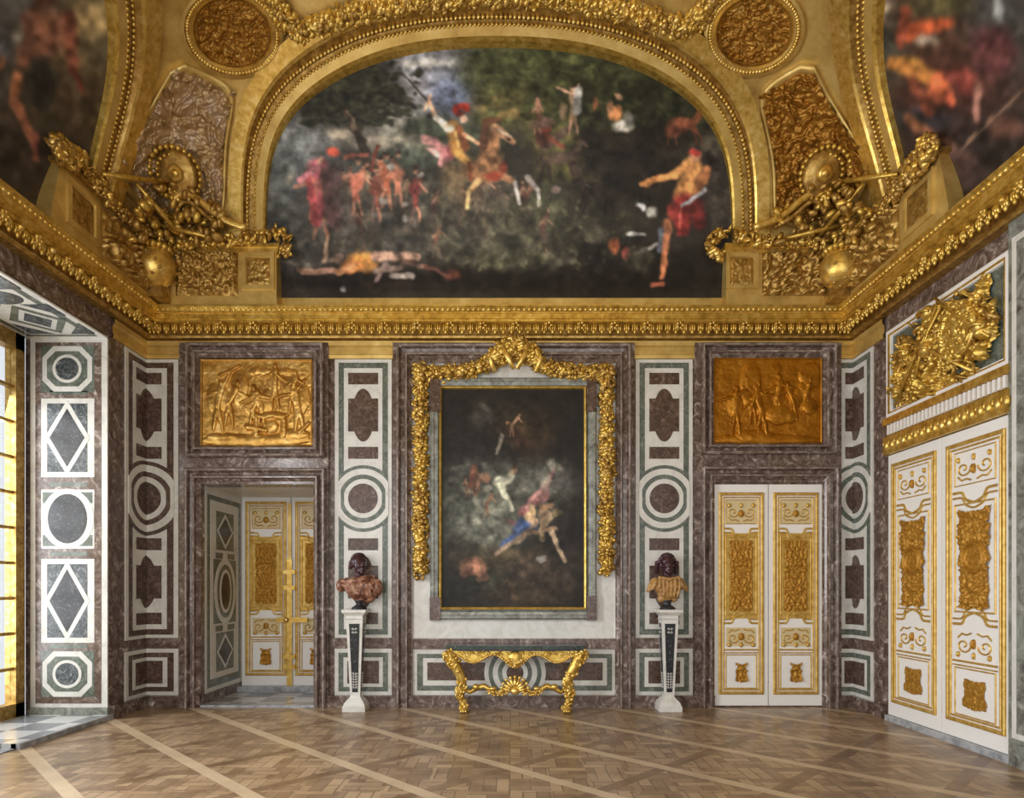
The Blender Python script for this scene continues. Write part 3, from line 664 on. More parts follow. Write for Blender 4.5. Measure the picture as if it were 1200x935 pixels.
for y, z, r in ((6.88, 4.50, .085), (7.28, 4.22, .08), (6.12, 4.05, .08), (7.42, 3.84, .075), (6.9, 4.12, .10)):
    m.ball(mo(y, z, .13).reshape(3), (r*.8, r, r*.9), 'gold_bright', seg=14, rg=10); m.tube([mo(y+.09*math.cos(a), z-.02+.03*math.sin(a), .17+.05*math.sin(a)).reshape(3) for a in np.linspace(0, 3.14, 8)], .016, 'gold', 6)
m.tube([mo(6.42+.235*math.cos(a), 4.14+.265*math.sin(a), .13).reshape(3) for a in np.linspace(0, 6.28, 40)], .022, 'gold_bright', 7)
m.ball(mo(6.42, 4.14, .14).reshape(3), (.05, .07, .08), 'gold_bright', seg=12, rg=8); m.build('arms_and_shield', od)
m = MB()
m.rect(YR1-.02, 3.52, YR0+.02, 3.60, 0, .09, 'gold', mpR); m.rect(YR1, 3.38, YR0, 3.52, 0, .05, 'gold_antique', mpR); m.rect(YR1-.02, 3.17, YR0+.02, 3.38, 0, .08, 'gold', mpR)
y = YR1+.03
while y < YR0-.03: m.rect(y, 3.40, y+.032, 3.515, 0, .075, 'white_paint', mpR); y += .065
for y in np.arange(YR1, YR0, .11): m.ball((XR-.085, y, 3.27), (.03, .045, .06), 'gold_bright', seg=7, rg=5); m.ball((XR-.085, y+.055, 3.30), (.02, .02, .04), 'gold', seg=6, rg=4)
tag(m.build('door_entablature'), 'gilt fluted frieze running directly above the double doors on the right wall', 'frieze')
# ================================================================== VAULT PAINTINGS AND STUCCO
path_px = [(311, 343), (309.5, 290), (309, 230), (309.5, 174), (327, 142), (353, 112), (394, 86), (434, 71), (487, 59), (540, 54), (585, 53), (640, 53.5), (707, 64), (760, 88), (808, 115), (835, 144), (851, 174), (859, 214), (861, 260), (860, 343)]
P_ = on_vault(np.array([p[0] for p in path_px]), np.array([p[1] for p in path_px]))
dev = np.stack([P_[:, 0], R_*np.arcsin(np.clip((P_[:, 2]-Z0)/R_, 0, 1))], 1)
# make the arch symmetrical about the room axis, then smooth
hh = (dev[:10, ]*1); sym = [((-(a-XC)+(b-XC))/2, (s1+s2)/2) for (a, s1), (b, s2) in zip(dev[:10], dev[::-1][:10])]
sym = np.array(sym); halfp = np.concatenate([np.stack([-sym[:, 0], sym[:, 1]], 1), [[0, dev[10, 1]]], np.stack([sym[::-1, 0], sym[::-1, 1]], 1)])
arch = smooth_path(halfp, 120); arch[0] = halfp[0]; arch[-1] = halfp[-1]
tg = np.gradient(arch, axis=0); tg /= np.linalg.norm(tg, axis=1)[:, None]; NRM = np.stack([-tg[:, 1], tg[:, 0]], 1)
def map_back(u, s_, off=0.0):
    u, s_, off = arr(u, s_, off); h = R_*np.sin(np.clip(s_/R_, 0, 1.5))
    o = np.stack([XC+u, np.full_like(u, YC), Z0+h], -1); d = np.zeros_like(o); d[..., 1] = 1
    return cast(o, d, off, 9)
def map_side(side, k=1.2):
    vs = vault_side(side)
    return lambda u, s_, off=0.0: vs(YC-side*np.asarray(u, float)*k, R_*np.sin(np.clip(np.asarray(s_, float)/R_, 0, 1.5)), off)
PROF = [(-.03, -.02), (-.03, .07), (-.01, .09), (.09, .08), (.11, .05), (.17, .05), (.185, .02), (.235, .02), (.25, .07), (.27, .085), (.43, .085), (.445, .06), (.46, -.04)]
lab = ['arched ceiling painting over the back wall, riders and figures in a dark wooded landscape', 'arched painting in the left cove, cut by the frame, dark figure in a smoky landscape',
       'arched painting in the right cove, cut by the frame, figures in orange and dark red']
def lunette_frame(parent, mp):
    m = MB(); smat = ['gold', 'gold', 'gold_flat', 'gold_flat', 'gold_antique', 'gold_flat', 'gold_antique', 'gold_antique', 'gold_bright', 'gold_bright', 'gold_flat', 'gold_flat']
    for i in range(len(PROF)-1):
        r2 = []
        for e, d in PROF[i:i+2]:
            q = arch+NRM*e; r2.append(mp(q[:, 0], q[:, 1], d))
        m.loft(r2, smat[i], closed=False, smooth=False)
    fr_ = m.build('gilt_frame', parent)
    m = MB(); q = poly_path(arch+NRM*.21, 205); c = mp(q[:, 0], q[:, 1], .035)
    for p in c: m.ball(p, (.025, .025, .025), 'gold_bright', seg=6, rg=4)
    q = poly_path(arch+NRM*.10, 205); c = mp(q[:, 0], q[:, 1], .075)
    for p in c: m.ball(p, (.02, .02, .02), 'gold', seg=6, rg=4)
    m.build('beading', fr_)
lun = thing('lunette_painting', lab[0], 'painting', (XC, YB-.2, 5.43)); lunette_frame(lun, map_back)
lunl = thing('lunette_painting', lab[1], 'painting', (XL+.2, YC, 5.43)); lunette_frame(lunl, map_side(-1))
lunr = thing('lunette_painting', lab[2], 'painting', (XR-.2, YC, 5.43)); lunette_frame(lunr, map_side(1))

# --- back lunette canvas
X, Y = grid(302, 46, 870, 350, 1.3); cv = Canvas(X, Y, (50, 46, 38))
B = cv.blob; C_ = cv.cap
for a in ((360, 200, 70, 60, (70, 72, 70)), (350, 150, 40, 34, (104, 106, 108)), (340, 175, 22, 30, (92, 96, 100)), (500, 90, 78, 55, (112, 116, 128)), (470, 130, 34, 22, (150, 146, 142)), (455, 165, 50, 12, (150, 140, 122)),
          (512, 68, 34, 8, (166, 160, 150)), (480, 150, 60, 28, (120, 116, 110)), (545, 100, 28, 30, (96, 108, 140)), (480, 100, 20, 14, (170, 160, 140)), (398, 155, 18, 6, (190, 176, 150)),
          (600, 105, 70, 48, (64, 68, 40)), (560, 75, 34, 20, (74, 76, 42)), (640, 70, 60, 18, (70, 74, 36)), (690, 95, 90, 40, (58, 62, 32)), (760, 120, 70, 45, (44, 46, 26)), (590, 125, 44, 22, (112, 92, 44)),
          (625, 115, 26, 22, (120, 98, 48)), (530, 160, 60, 20, (64, 72, 54)), (500, 150, 30, 20, (62, 70, 52)), (650, 160, 30, 24, (98, 92, 44)), (670, 195, 34, 18, (104, 98, 48)), (640, 205, 18, 12, (88, 84, 42)),
          (740, 190, 90, 60, (34, 30, 22)), (600, 290, 150, 60, (52, 48, 38)), (700, 320, 160, 34, (24, 20, 16)), (400, 325, 100, 22, (34, 28, 26)), (420, 250, 100, 45, (72, 68, 62)), (560, 240, 70, 50, (58, 54, 42)),
          (620, 270, 30, 34, (74, 70, 50)), (590, 300, 24, 22, (70, 70, 48)), (640, 240, 26, 26, (64, 66, 44)), (840, 220, 22, 60, (58, 50, 42)), (830, 170, 16, 8, (92, 84, 64)), (340, 300, 40, 40, (58, 54, 54))):
    B(*a, soft=.9, op=.85)
r_ = np.random.RandomState(3)
for a in ((505, 80, 46, 24, (128, 130, 140)), (478, 108, 26, 26, (126, 126, 132)), (528, 110, 26, 26, (92, 104, 134)), (462, 132, 14, 22, (176, 172, 158)), (500, 74, 36, 5, (178, 174, 164)), (455, 165, 34, 8, (168, 158, 136)), (400, 156, 16, 6, (186, 172, 148)), (470, 185, 50, 14, (74, 84, 70)),
          (355, 165, 26, 22, (112, 118, 120)), (335, 215, 24, 50, (84, 90, 90)), (345, 270, 30, 40, (64, 66, 64)), (420, 120, 50, 30, (44, 42, 32)), (385, 130, 36, 20, (46, 46, 38)), (445, 90, 22, 22, (44, 42, 32)), (570, 82, 34, 26, (64, 68, 38)), (600, 125, 26, 20, (124, 98, 50)), (640, 90, 60, 40, (62, 66, 34)), (720, 110, 80, 40, (50, 52, 28)),
          (655, 160, 26, 16, (120, 114, 60)), (668, 195, 26, 16, (112, 106, 52)), (690, 210, 12, 6, (104, 96, 50)), (740, 200, 70, 60, (36, 30, 22)), (700, 180, 20, 30, (34, 30, 22)), (620, 285, 60, 34, (72, 72, 52)), (560, 275, 60, 34, (64, 62, 48)), (640, 245, 16, 20, (78, 80, 54)), (470, 270, 60, 30, (78, 76, 68)), (840, 215, 14, 60, (60, 54, 46)), (580, 328, 270, 12, (24, 20, 16)), (720, 300, 90, 30, (32, 28, 24))):
    B(*a, soft=.9, op=.9)
for _ in range(420):                            # foliage of the dark tree and the wood
    x, y = r_.normal(408, 36), r_.normal(112, 20)
    if y > 150: continue
    g = r_.uniform(.6, 1.5); B(x, y, r_.uniform(3, 10), r_.uniform(2, 6), (38*g, 39*g, 27*g), soft=.5, op=.8)
for _ in range(420):
    x, y = r_.uniform(560, 840), r_.uniform(55, 150)
    if x > 770 and y < 90: continue
    g = r_.uniform(.5, 1.4)*(1.15 if x < 700 else .85); B(x, y, r_.uniform(4, 13), r_.uniform(3, 7), (58*g, 62*g, 33*g), soft=.6, op=.55)
C_(405, 130, 432, 180, 5, 6, (50, 40, 32)); C_(415, 150, 408, 130, 3, 2, (90, 76, 60)); C_(425, 165, 440, 240, 6, 8, (52, 44, 38))
for _ in range(170):
    x, y = r_.uniform(335, 680), r_.uniform(205, 312); g = r_.uniform(.6, 1.3); B(x, y, r_.uniform(3, 10), r_.uniform(3, 12), (88*g, 82*g, 66*g), ang=r_.rand()*3, soft=.7, op=.5)
for _ in range(26):                             # small half-lost figures in the crowd
    x, y = r_.uniform(400, 640), r_.uniform(205, 285); g = r_.uniform(.6, 1.1); cc = [(120, 70, 54), (110, 98, 76), (96, 60, 52), (130, 110, 80)][r_.randint(4)]
    cv.figure(x, y, r_.uniform(34, 56), (150*g, 112*g, 86*g), tuple(np.array(cc)*g), lean=r_.uniform(-.6, .6)); B(x, y+14, 14, 12, (70, 64, 52), soft=.9, op=.8)
# mounted leader in the middle
cv.wob = .45
cv.horse(655, 185, 58, (84, 66, 54), 1); C_(640, 170, 668, 150, 8, 5, (92, 72, 58)); B(636, 158, 10, 17, (92, 52, 40)); B(640, 152, 8, 6, (140, 54, 40)); B(634, 138, 5, 6, (120, 88, 66)); C_(640, 160, 660, 172, 4, 3, (120, 62, 44))
C_(546, 196, 520, 232, 15, 9, (96, 84, 58)); B(530, 205, 18, 18, (104, 86, 58)); C_(522, 232, 516, 262, 5, 3, (88, 82, 64)); C_(538, 226, 548, 262, 5, 3, (92, 78, 56)); B(566, 200, 30, 17, (150, 100, 60)); B(576, 188, 16, 15, (176, 122, 74))
C_(572, 188, 580, 154, 15, 8, (166, 112, 68)); C_(580, 150, 601, 166, 7, 4, (186, 134, 92)); C_(566, 170, 570, 142, 7, 5, (84, 52, 34)); C_(570, 142, 586, 140, 5, 3, (84, 52, 34)); B(596, 163, 3, 2, (60, 40, 30)); C_(584, 152, 598, 160, 2, 1.6, (214, 184, 150))
C_(560, 212, 549, 226, 5, 4, (196, 150, 90)); C_(549, 226, 547, 246, 3.6, 2.6, (214, 174, 104)); C_(590, 206, 603, 214, 6, 4, (160, 110, 72)); C_(603, 214, 608, 238, 3.4, 2.6, (196, 190, 180)); C_(618, 208, 630, 222, 5, 3.5, (150, 140, 130)); C_(630, 222, 632, 240, 3, 2.4, (186, 180, 172)); B(578, 206, 14, 6, (166, 62, 38)); B(590, 196, 6, 9, (150, 60, 40))
C_(498, 128, 504, 112, 2, 2, (180, 140, 104)); C_(470, 84, 506, 124, 1.1, 1.4, (44, 36, 28)); C_(503, 118, 511, 138, 3, 3.6, (206, 158, 120)); C_(511, 138, 524, 148, 4, 5, (196, 190, 172))
for x, y, rx, ry, c1, an in ((512, 170, 17, 8, (176, 112, 110), .6), (500, 164, 10, 6, (190, 128, 122), .4), (522, 182, 8, 15, (160, 92, 94), .2), (508, 178, 12, 4, (200, 148, 140), .5), (528, 176, 6, 13, (120, 58, 58), 0), (517, 190, 5, 8, (188, 124, 120), .2)): B(x, y, rx, ry, c1, ang=an)
C_(530, 148, 536, 176, 9, 10, (164, 112, 48)); C_(538, 150, 546, 172, 5, 7, (120, 66, 36)); B(527, 150, 8, 6, (196, 188, 168)); C_(534, 156, 537, 172, 2.5, 2.5, (214, 168, 84)); C_(545, 158, 560, 168, 3.4, 3, (186, 134, 96)); C_(538, 180, 550, 192, 7, 5, (186, 136, 62)); C_(550, 192, 552, 210, 4, 3, (130, 68, 40))
B(543, 139, 5.5, 6.5, (210, 168, 134)); B(538, 132, 8, 6, (96, 34, 26)); B(541, 124, 11, 4.5, (190, 48, 34)); B(534, 128, 5, 6, (170, 38, 28)); B(548, 128, 4, 4, (176, 44, 32)); cv.wob = .7
# people on the left
cv.figure(375, 235, 92, (150, 100, 78), (146, 62, 66), lean=.15, arms=((-.36, .12), (.42, -.02))); B(373, 200, 17, 17, (160, 74, 84)); B(390, 178, 10, 7, (180, 66, 46)); C_(366, 210, 366, 260, 6, 5, (160, 84, 72)); C_(392, 200, 392, 262, 9, 11, (78, 58, 56))
C_(405, 184, 432, 181, 4, 3, (158, 84, 66)); C_(443, 170, 436, 200, 3, 3, (130, 60, 44))
for x, y, c1 in ((418, 214, (156, 84, 62)), (452, 206, (158, 78, 50)), (466, 205, (162, 96, 70)), (486, 222, (128, 52, 46)), (440, 222, (120, 60, 46))):
    cv.figure(x, y+8, 62, (168, 112, 84), c1, lean=r_.uniform(-.4, .4)); B(x, y, 9, 12, c1)
for x, y in ((438, 253), (476, 256), (450, 235), (475, 240), (492, 205), (458, 195)): B(x, y, 6, 3.5, (170, 160, 150))
B(376, 190, 5, 6, (176, 128, 100)); C_(360, 205, 372, 262, 5, 7, (150, 58, 62)); C_(380, 200, 388, 262, 6, 9, (84, 56, 54)); C_(372, 196, 352, 212, 5, 4, (168, 96, 104))
for x, y in ((418, 190), (452, 184), (466, 183), (486, 200), (440, 200), (430, 192)): B(x, y, 4, 4.6, (150, 108, 84)); B(x, y-3.5, 5, 3, (66, 48, 40))
for x in (408, 436, 462, 480): C_(x, 232, x+3, 264, 5, 7, (70, 62, 56), op=.7)
# reclining figure bottom left
C_(355, 318, 398, 318, 4, 5, (150, 108, 88)); B(425, 306, 21, 15, (206, 132, 54)); B(412, 312, 16, 10, (190, 112, 48)); B(394, 302, 9, 8, (120, 90, 72)); C_(384, 280, 380, 305, 3, 3, (170, 130, 96)); C_(440, 300, 490, 301, 8, 5, (206, 156, 130)); C_(452, 310, 440, 330, 4, 3, (120, 98, 92)); C_(460, 322, 482, 324, 5, 5, (160, 146, 136))
B(415, 332, 18, 7, (28, 30, 34)); B(402, 338, 5, 4, (150, 150, 150)); B(530, 322, 12, 8, (128, 60, 44), op=.7); B(470, 335, 90, 6, (40, 30, 26), op=.6)
# mid and right groups
cv.figure(672, 128, 60, (176, 130, 100), (140, 112, 74), arms=((-.32, -.14), (.1, -.2))); C_(678, 105, 676, 130, 6, 6, (190, 186, 176)); B(660, 130, 6, 14, (150, 120, 88))
cv.figure(630, 135, 46, (150, 104, 80), (132, 88, 66)); B(635, 145, 18, 10, (120, 88, 70))
B(730, 148, 16, 9, (190, 184, 168)); B(738, 140, 8, 12, (110, 108, 96)); B(722, 132, 9, 11, (196, 120, 62)); B(726, 112, 5, 6, (190, 140, 100)); B(716, 125, 5, 10, (160, 106, 70)); B(698, 122, 4, 12, (110, 66, 38))
cv.horse(800, 145, 48, (132, 70, 40), 1, up=-.2); B(795, 150, 20, 9, (120, 62, 40), ang=-.5)
C_(752, 216, 790, 205, 4, 6, (206, 130, 62)); C_(790, 205, 812, 192, 7, 9, (214, 142, 70)); C_(812, 195, 800, 230, 14, 12, (214, 140, 68)); C_(828, 200, 816, 226, 7, 6, (170, 102, 56)); B(815, 182, 8, 9, (190, 130, 88)); B(814, 178, 8, 5, (170, 50, 40)); B(832, 186, 6, 10, (36, 28, 24))
C_(800, 238, 800, 268, 15, 11, (140, 40, 36)); C_(814, 240, 820, 260, 12, 10, (112, 36, 34)); B(788, 248, 9, 12, (158, 52, 44)); C_(800, 240, 796, 266, 3, 2, (186, 74, 62)); C_(782, 262, 779, 296, 7, 5, (176, 104, 66)); C_(779, 296, 776, 326, 5, 3.6, (190, 108, 64)); C_(775, 270, 774, 294, 4, 3.4, (96, 102, 116)); C_(764, 335, 778, 333, 3, 3, (160, 80, 52)); C_(826, 222, 800, 242, 3, 2, (170, 170, 176))
B(752, 243, 8, 4, (170, 170, 172), ang=.6); B(765, 250, 8, 8, (150, 148, 140)); C_(736, 274, 756, 274, 3, 2, (150, 150, 146)); C_(742, 300, 770, 286, 3, 3, (150, 146, 140)); B(720, 288, 8, 14, (150, 76, 40)); B(735, 298, 6, 10, (120, 50, 40)); B(750, 305, 20, 18, (62, 58, 44)); B(700, 275, 18, 14, (70, 66, 52))
B(686, 221, 6, 6, (180, 160, 150)); B(652, 222, 8, 5, (120, 100, 90)); cv.horse(700, 225, 50, (48, 36, 30), -1)
for _ in range(240):                            # undergrowth in the middle and lower ground
    x, y = r_.uniform(510, 760), r_.uniform(235, 318); g = r_.uniform(.45, 1.25)*(1 if x < 690 else .65); B(x, y, r_.uniform(1.5, 5), r_.uniform(1.5, 6), (92*g, 92*g, 62*g), ang=r_.rand()*3, op=.5)
for _ in range(120):
    x, y = r_.uniform(345, 560), r_.uniform(262, 300); g = r_.uniform(.5, 1.2); B(x, y, r_.uniform(1.5, 5), r_.uniform(1.5, 7), (86*g, 80*g, 70*g), ang=r_.rand()*3, op=.45)
C_(440, 318, 470, 312, 5, 4, (110, 90, 80)); C_(396, 318, 412, 312, 5, 6, (176, 116, 70)); C_(380, 306, 384, 284, 3, 2, (150, 120, 92)); B(398, 300, 6, 6, (120, 98, 84)); C_(350, 316, 375, 319, 3, 3.4, (120, 88, 70)); C_(470, 306, 500, 312, 4, 3, (120, 86, 72)); C_(500, 312, 524, 322, 3, 2.5, (96, 58, 46))
cv.c = cv.c*(.72+.5*fbm(cv.X, cv.Y, 26, 77, 3))[..., None]
cv.noise(2.6, .16, 31)
cv.mesh('painted_canvas', on_vault(X, Y, .012), inside(X, Y, [(302, 350)]+[(a-(5 if a < 585 else -5), b-5) for a, b in path_px]+[(868, 350)]), 'oil_paint', lun, gain=1.28)

# --- side canvases, laid out along the coves
def side_canvas(side, base, parent):
    mp = map_side(side); U_, S_ = np.meshgrid(np.linspace(-3.3, 3.3, 330), np.linspace(.04, dev[10, 1]+.05, 120))
    P = mp(U_, S_, .012); ok = inside(U_, S_, [(-3.2, 0)]+[(float(a+n1*.03), float(b_+n2*.03)) for (a, b_), (n1, n2) in zip(arch, NRM)]+[(3.2, 0)])
    P[..., 1] = np.maximum(P[..., 1], -9); Yp = np.maximum(P[..., 1], .6)
    PX = 600+P[..., 0]/Yp*F; PY = HZN-(P[..., 2]-CAMZ)/Yp*F
    c = Canvas(PX, PY, base); return c, P, ok
cv, P, ok = side_canvas(-1, (66, 58, 46), lunl); B = cv.blob; C_ = cv.cap
for a in ((20, 10, 60, 60, (84, 84, 84)), (110, 50, 60, 60, (112, 96, 60)), (120, 20, 40, 22, (160, 140, 92)), (110, 30, 20, 16, (184, 156, 98)), (125, 60, 30, 30, (92, 84, 62)), (100, 120, 60, 40, (70, 58, 44)), (60, 200, 70, 30, (52, 42, 36)), (0, 170, 40, 60, (50, 42, 36)), (-120, 60, 120, 120, (80, 72, 60)), (0, 60, 18, 50, (60, 58, 56))): B(*a, soft=.9, op=.9)
B(52, 40, 34, 38, (122, 78, 58)); C_(40, 20, 28, 70, 14, 12, (116, 74, 56)); C_(80, 20, 86, 80, 12, 9, (116, 66, 50)); B(52, 2, 16, 14, (70, 46, 38)); C_(85, 80, 98, 110, 6, 2, (90, 46, 36)); C_(20, 90, 16, 122, 8, 7, (170, 104, 66)); C_(18, 120, 40, 165, 8, 6, (140, 84, 60)); C_(40, 160, 42, 186, 6, 5, (128, 72, 58))
B(50, 92, 22, 32, (38, 38, 36)); B(50, 120, 16, 14, (34, 34, 32)); B(22, 40, 8, 14, (120, 114, 100)); B(5, 55, 10, 22, (70, 72, 76)); B(3, 75, 6, 12, (130, 84, 56))
cv.noise(10, .22); cv.mesh('painted_canvas', P, ok, 'oil_paint', lunl, gain=1.3)
cv, P, ok = side_canvas(1, (46, 36, 32), lunr); B = cv.blob; C_ = cv.cap
for a in ((1010, 20, 30, 40, (120, 122, 126)), (1020, 5, 22, 20, (150, 140, 124)), (1080, 40, 70, 50, (74, 54, 36)), (1100, 5, 40, 14, (86, 80, 44)), (1180, 30, 40, 60, (66, 72, 72)), (1040, 70, 24, 40, (58, 62, 52)), (1120, 110, 70, 60, (86, 46, 38)), (1160, 180, 80, 60, (38, 32, 32)), (1300, 60, 120, 140, (60, 52, 46)), (1080, 140, 40, 14, (40, 44, 52))): B(*a, soft=.9, op=.9)
C_(1010, 40, 1040, 8, 5, 4, (150, 134, 104)); C_(1065, 38, 1110, 26, 13, 9, (186, 76, 36)); C_(1054, 50, 1060, 12, 8, 8, (150, 66, 42)); B(1085, 48, 16, 7, (170, 150, 126)); B(1062, 76, 24, 12, (206, 136, 40), ang=.1); C_(1044, 74, 1090, 90, 9, 12, (188, 116, 44)); C_(1070, 96, 1090, 130, 8, 9, (120, 58, 40)); B(1100, 100, 16, 22, (190, 86, 46)); B(1130, 95, 26, 18, (140, 58, 48), ang=.5); C_(1112, 112, 1116, 122, 8, 5, (196, 84, 50)); B(1025, 62, 6, 9, (178, 160, 110)); B(1165, 60, 34, 40, (84, 44, 44))
C_(1145, 100, 1145, 140, 7, 5, (150, 100, 84)); C_(1125, 175, 1210, 95, 2.5, 2.5, (120, 92, 70)); C_(1065, 140, 1100, 165, 9, 8, (130, 78, 50)); C_(1110, 165, 1135, 200, 6, 5, (110, 74, 62)); B(1170, 10, 8, 18, (130, 136, 134))
B(1180, 150, 26, 18, (96, 62, 50)); B(1120, 190, 30, 22, (84, 60, 54)); B(1150, 215, 40, 20, (60, 46, 44))
cv.noise(10, .22); cv.mesh('painted_canvas', P, ok, 'oil_paint', lunr, gain=1.25)

# --- oval medallions, spandrels, garland panel
def medallion(cx, cy, rx, ry, ang, lb):
    t_ = thing('oval_medallion', lb, 'medallion', tuple(on_vault(cx, cy, 0.0)), 'oval stucco medallions in the vault corners')
    m = MB(); rg = []
    pr = [(1.42, -.05), (1.40, .06), (1.30, .09), (1.22, .05), (1.16, .09), (1.10, .07), (1.06, .10), (1.0, .04), (.97, .02)]
    for i in range(len(pr)-1):
        r2 = []
        for k, d in pr[i:i+2]:
            e = np.array(ell(cx, cy, rx*k, ry*k, 72, ang)); r2.append(on_vault(e[:, 0], e[:, 1], d))
        m.loft(r2, ['gold_flat', 'gold_flat', 'gold_antique', 'gold_flat', 'gold_flat', 'gold', 'gold_antique', 'gold'][i])
    f_ = m.build('oval_frame', t_)
    m = MB(); e = np.array(ell(cx, cy, rx*1.225, ry*1.225, 84, ang))
    for p in on_vault(e[:, 0], e[:, 1], .065): m.ball(p, (.026, .026, .026), 'gold_bright', seg=6, rg=4)
    m.build('leaf_border', f_)
    X, Y = grid(cx-rx-12, cy-ry-12, cx+rx+12, cy+ry+12, 1.1); cv = Canvas(X, Y, (0, 0, 0)); cv.wob = .4
    for k in (-1, 1): cv.figure(cx+k*rx*.35, cy+6, ry*1.3, None or (1, 1, 1), (1, 1, 1), lean=-k*.5, h=.05)
    H_ = np.maximum(cv.h, .055*arabesque(X, Y, 11, int(cx))); dx, dy = X-cx, Y-cy; c_, s_ = math.cos(ang), math.sin(ang)
    q = np.hypot((dx*c_+dy*s_)/rx, (-dx*s_+dy*c_)/ry)
    cv.mesh('figure_relief', on_vault(X, Y, -.01+H_), q < 1.04, 'gold_rust', t_)
medallion(272, 38, 44, 38, .4, 'oval gilt relief medallion in the vault corner left of the central ceiling painting')
medallion(884, 37, 43, 38, -.4, 'oval gilt relief medallion in the vault corner right of the central ceiling painting')
def spandrel(pts, mat, seed, lb):
    xs, ys = zip(*pts); X, Y = grid(min(xs)-2, min(ys)-2, max(xs)+2, max(ys)+2, 1.2); cv = Canvas(X, Y, (0, 0, 0)); k = inside(X, Y, pts)
    H_ = .075*arabesque(X, Y, 26, seed)**1.5+.03*arabesque(X, Y, 11, seed+2)
    t_ = thing('spandrel_relief', lb, 'relief', tuple(on_vault(np.mean(xs), np.mean(ys), 0.0)), 'carved spandrels beside the arched painting')
    cv.mesh('scroll_carving', on_vault(X, Y, .005+H_), k, mat, t_)
    m = MB(); p = np.array(smooth_path(pts+[pts[0]], 120))[:-1]; ce = p.mean(0)
    m.loft([on_vault(*((ce+(p-ce)*k_).T), d) for k_, d in ((1.09, -.01), (1.08, .05), (1.0, .06), (.965, .03), (.95, 0))], 'gold_flat', smooth=True); m.build('border_moulding', t_)
spandrel([(207, 78), (240, 92), (278, 108), (268, 135), (262, 170), (260, 262), (190, 262), (133, 200), (160, 160), (185, 118)], 'gold_lilac', 3, 'carved spandrel with mauve tinted gilding between the left cove arch and the central arch')
spandrel([(950, 76), (966, 110), (990, 150), (1022, 196), (985, 258), (908, 262), (910, 200), (900, 150), (888, 112), (912, 98)], 'gold_rust', 8, 'carved spandrel of dark gold scrollwork between the central arch and the right cove arch')
m = MB(); garland(m, [(318, -6), (332, 22), (352, 38), (407, 18), (487, 2), (567, -5), (640, -5), (734, 14), (806, 36), (826, 14), (836, -8)], 25, on_vault, 1500, .09, .11, mats=['gold_bright', 'gold', 'gold_bright', 'gold_antique'])
q = np.array(smooth_path([(326, -60), (350, 12), (407, 0), (487, -16), (585, -22), (680, -18), (760, 0), (806, 14), (840, -60)], 80))
tag(m.build('stucco_garland'), 'thick gilt fruit garland along the top edge above the central arched painting', 'garland')

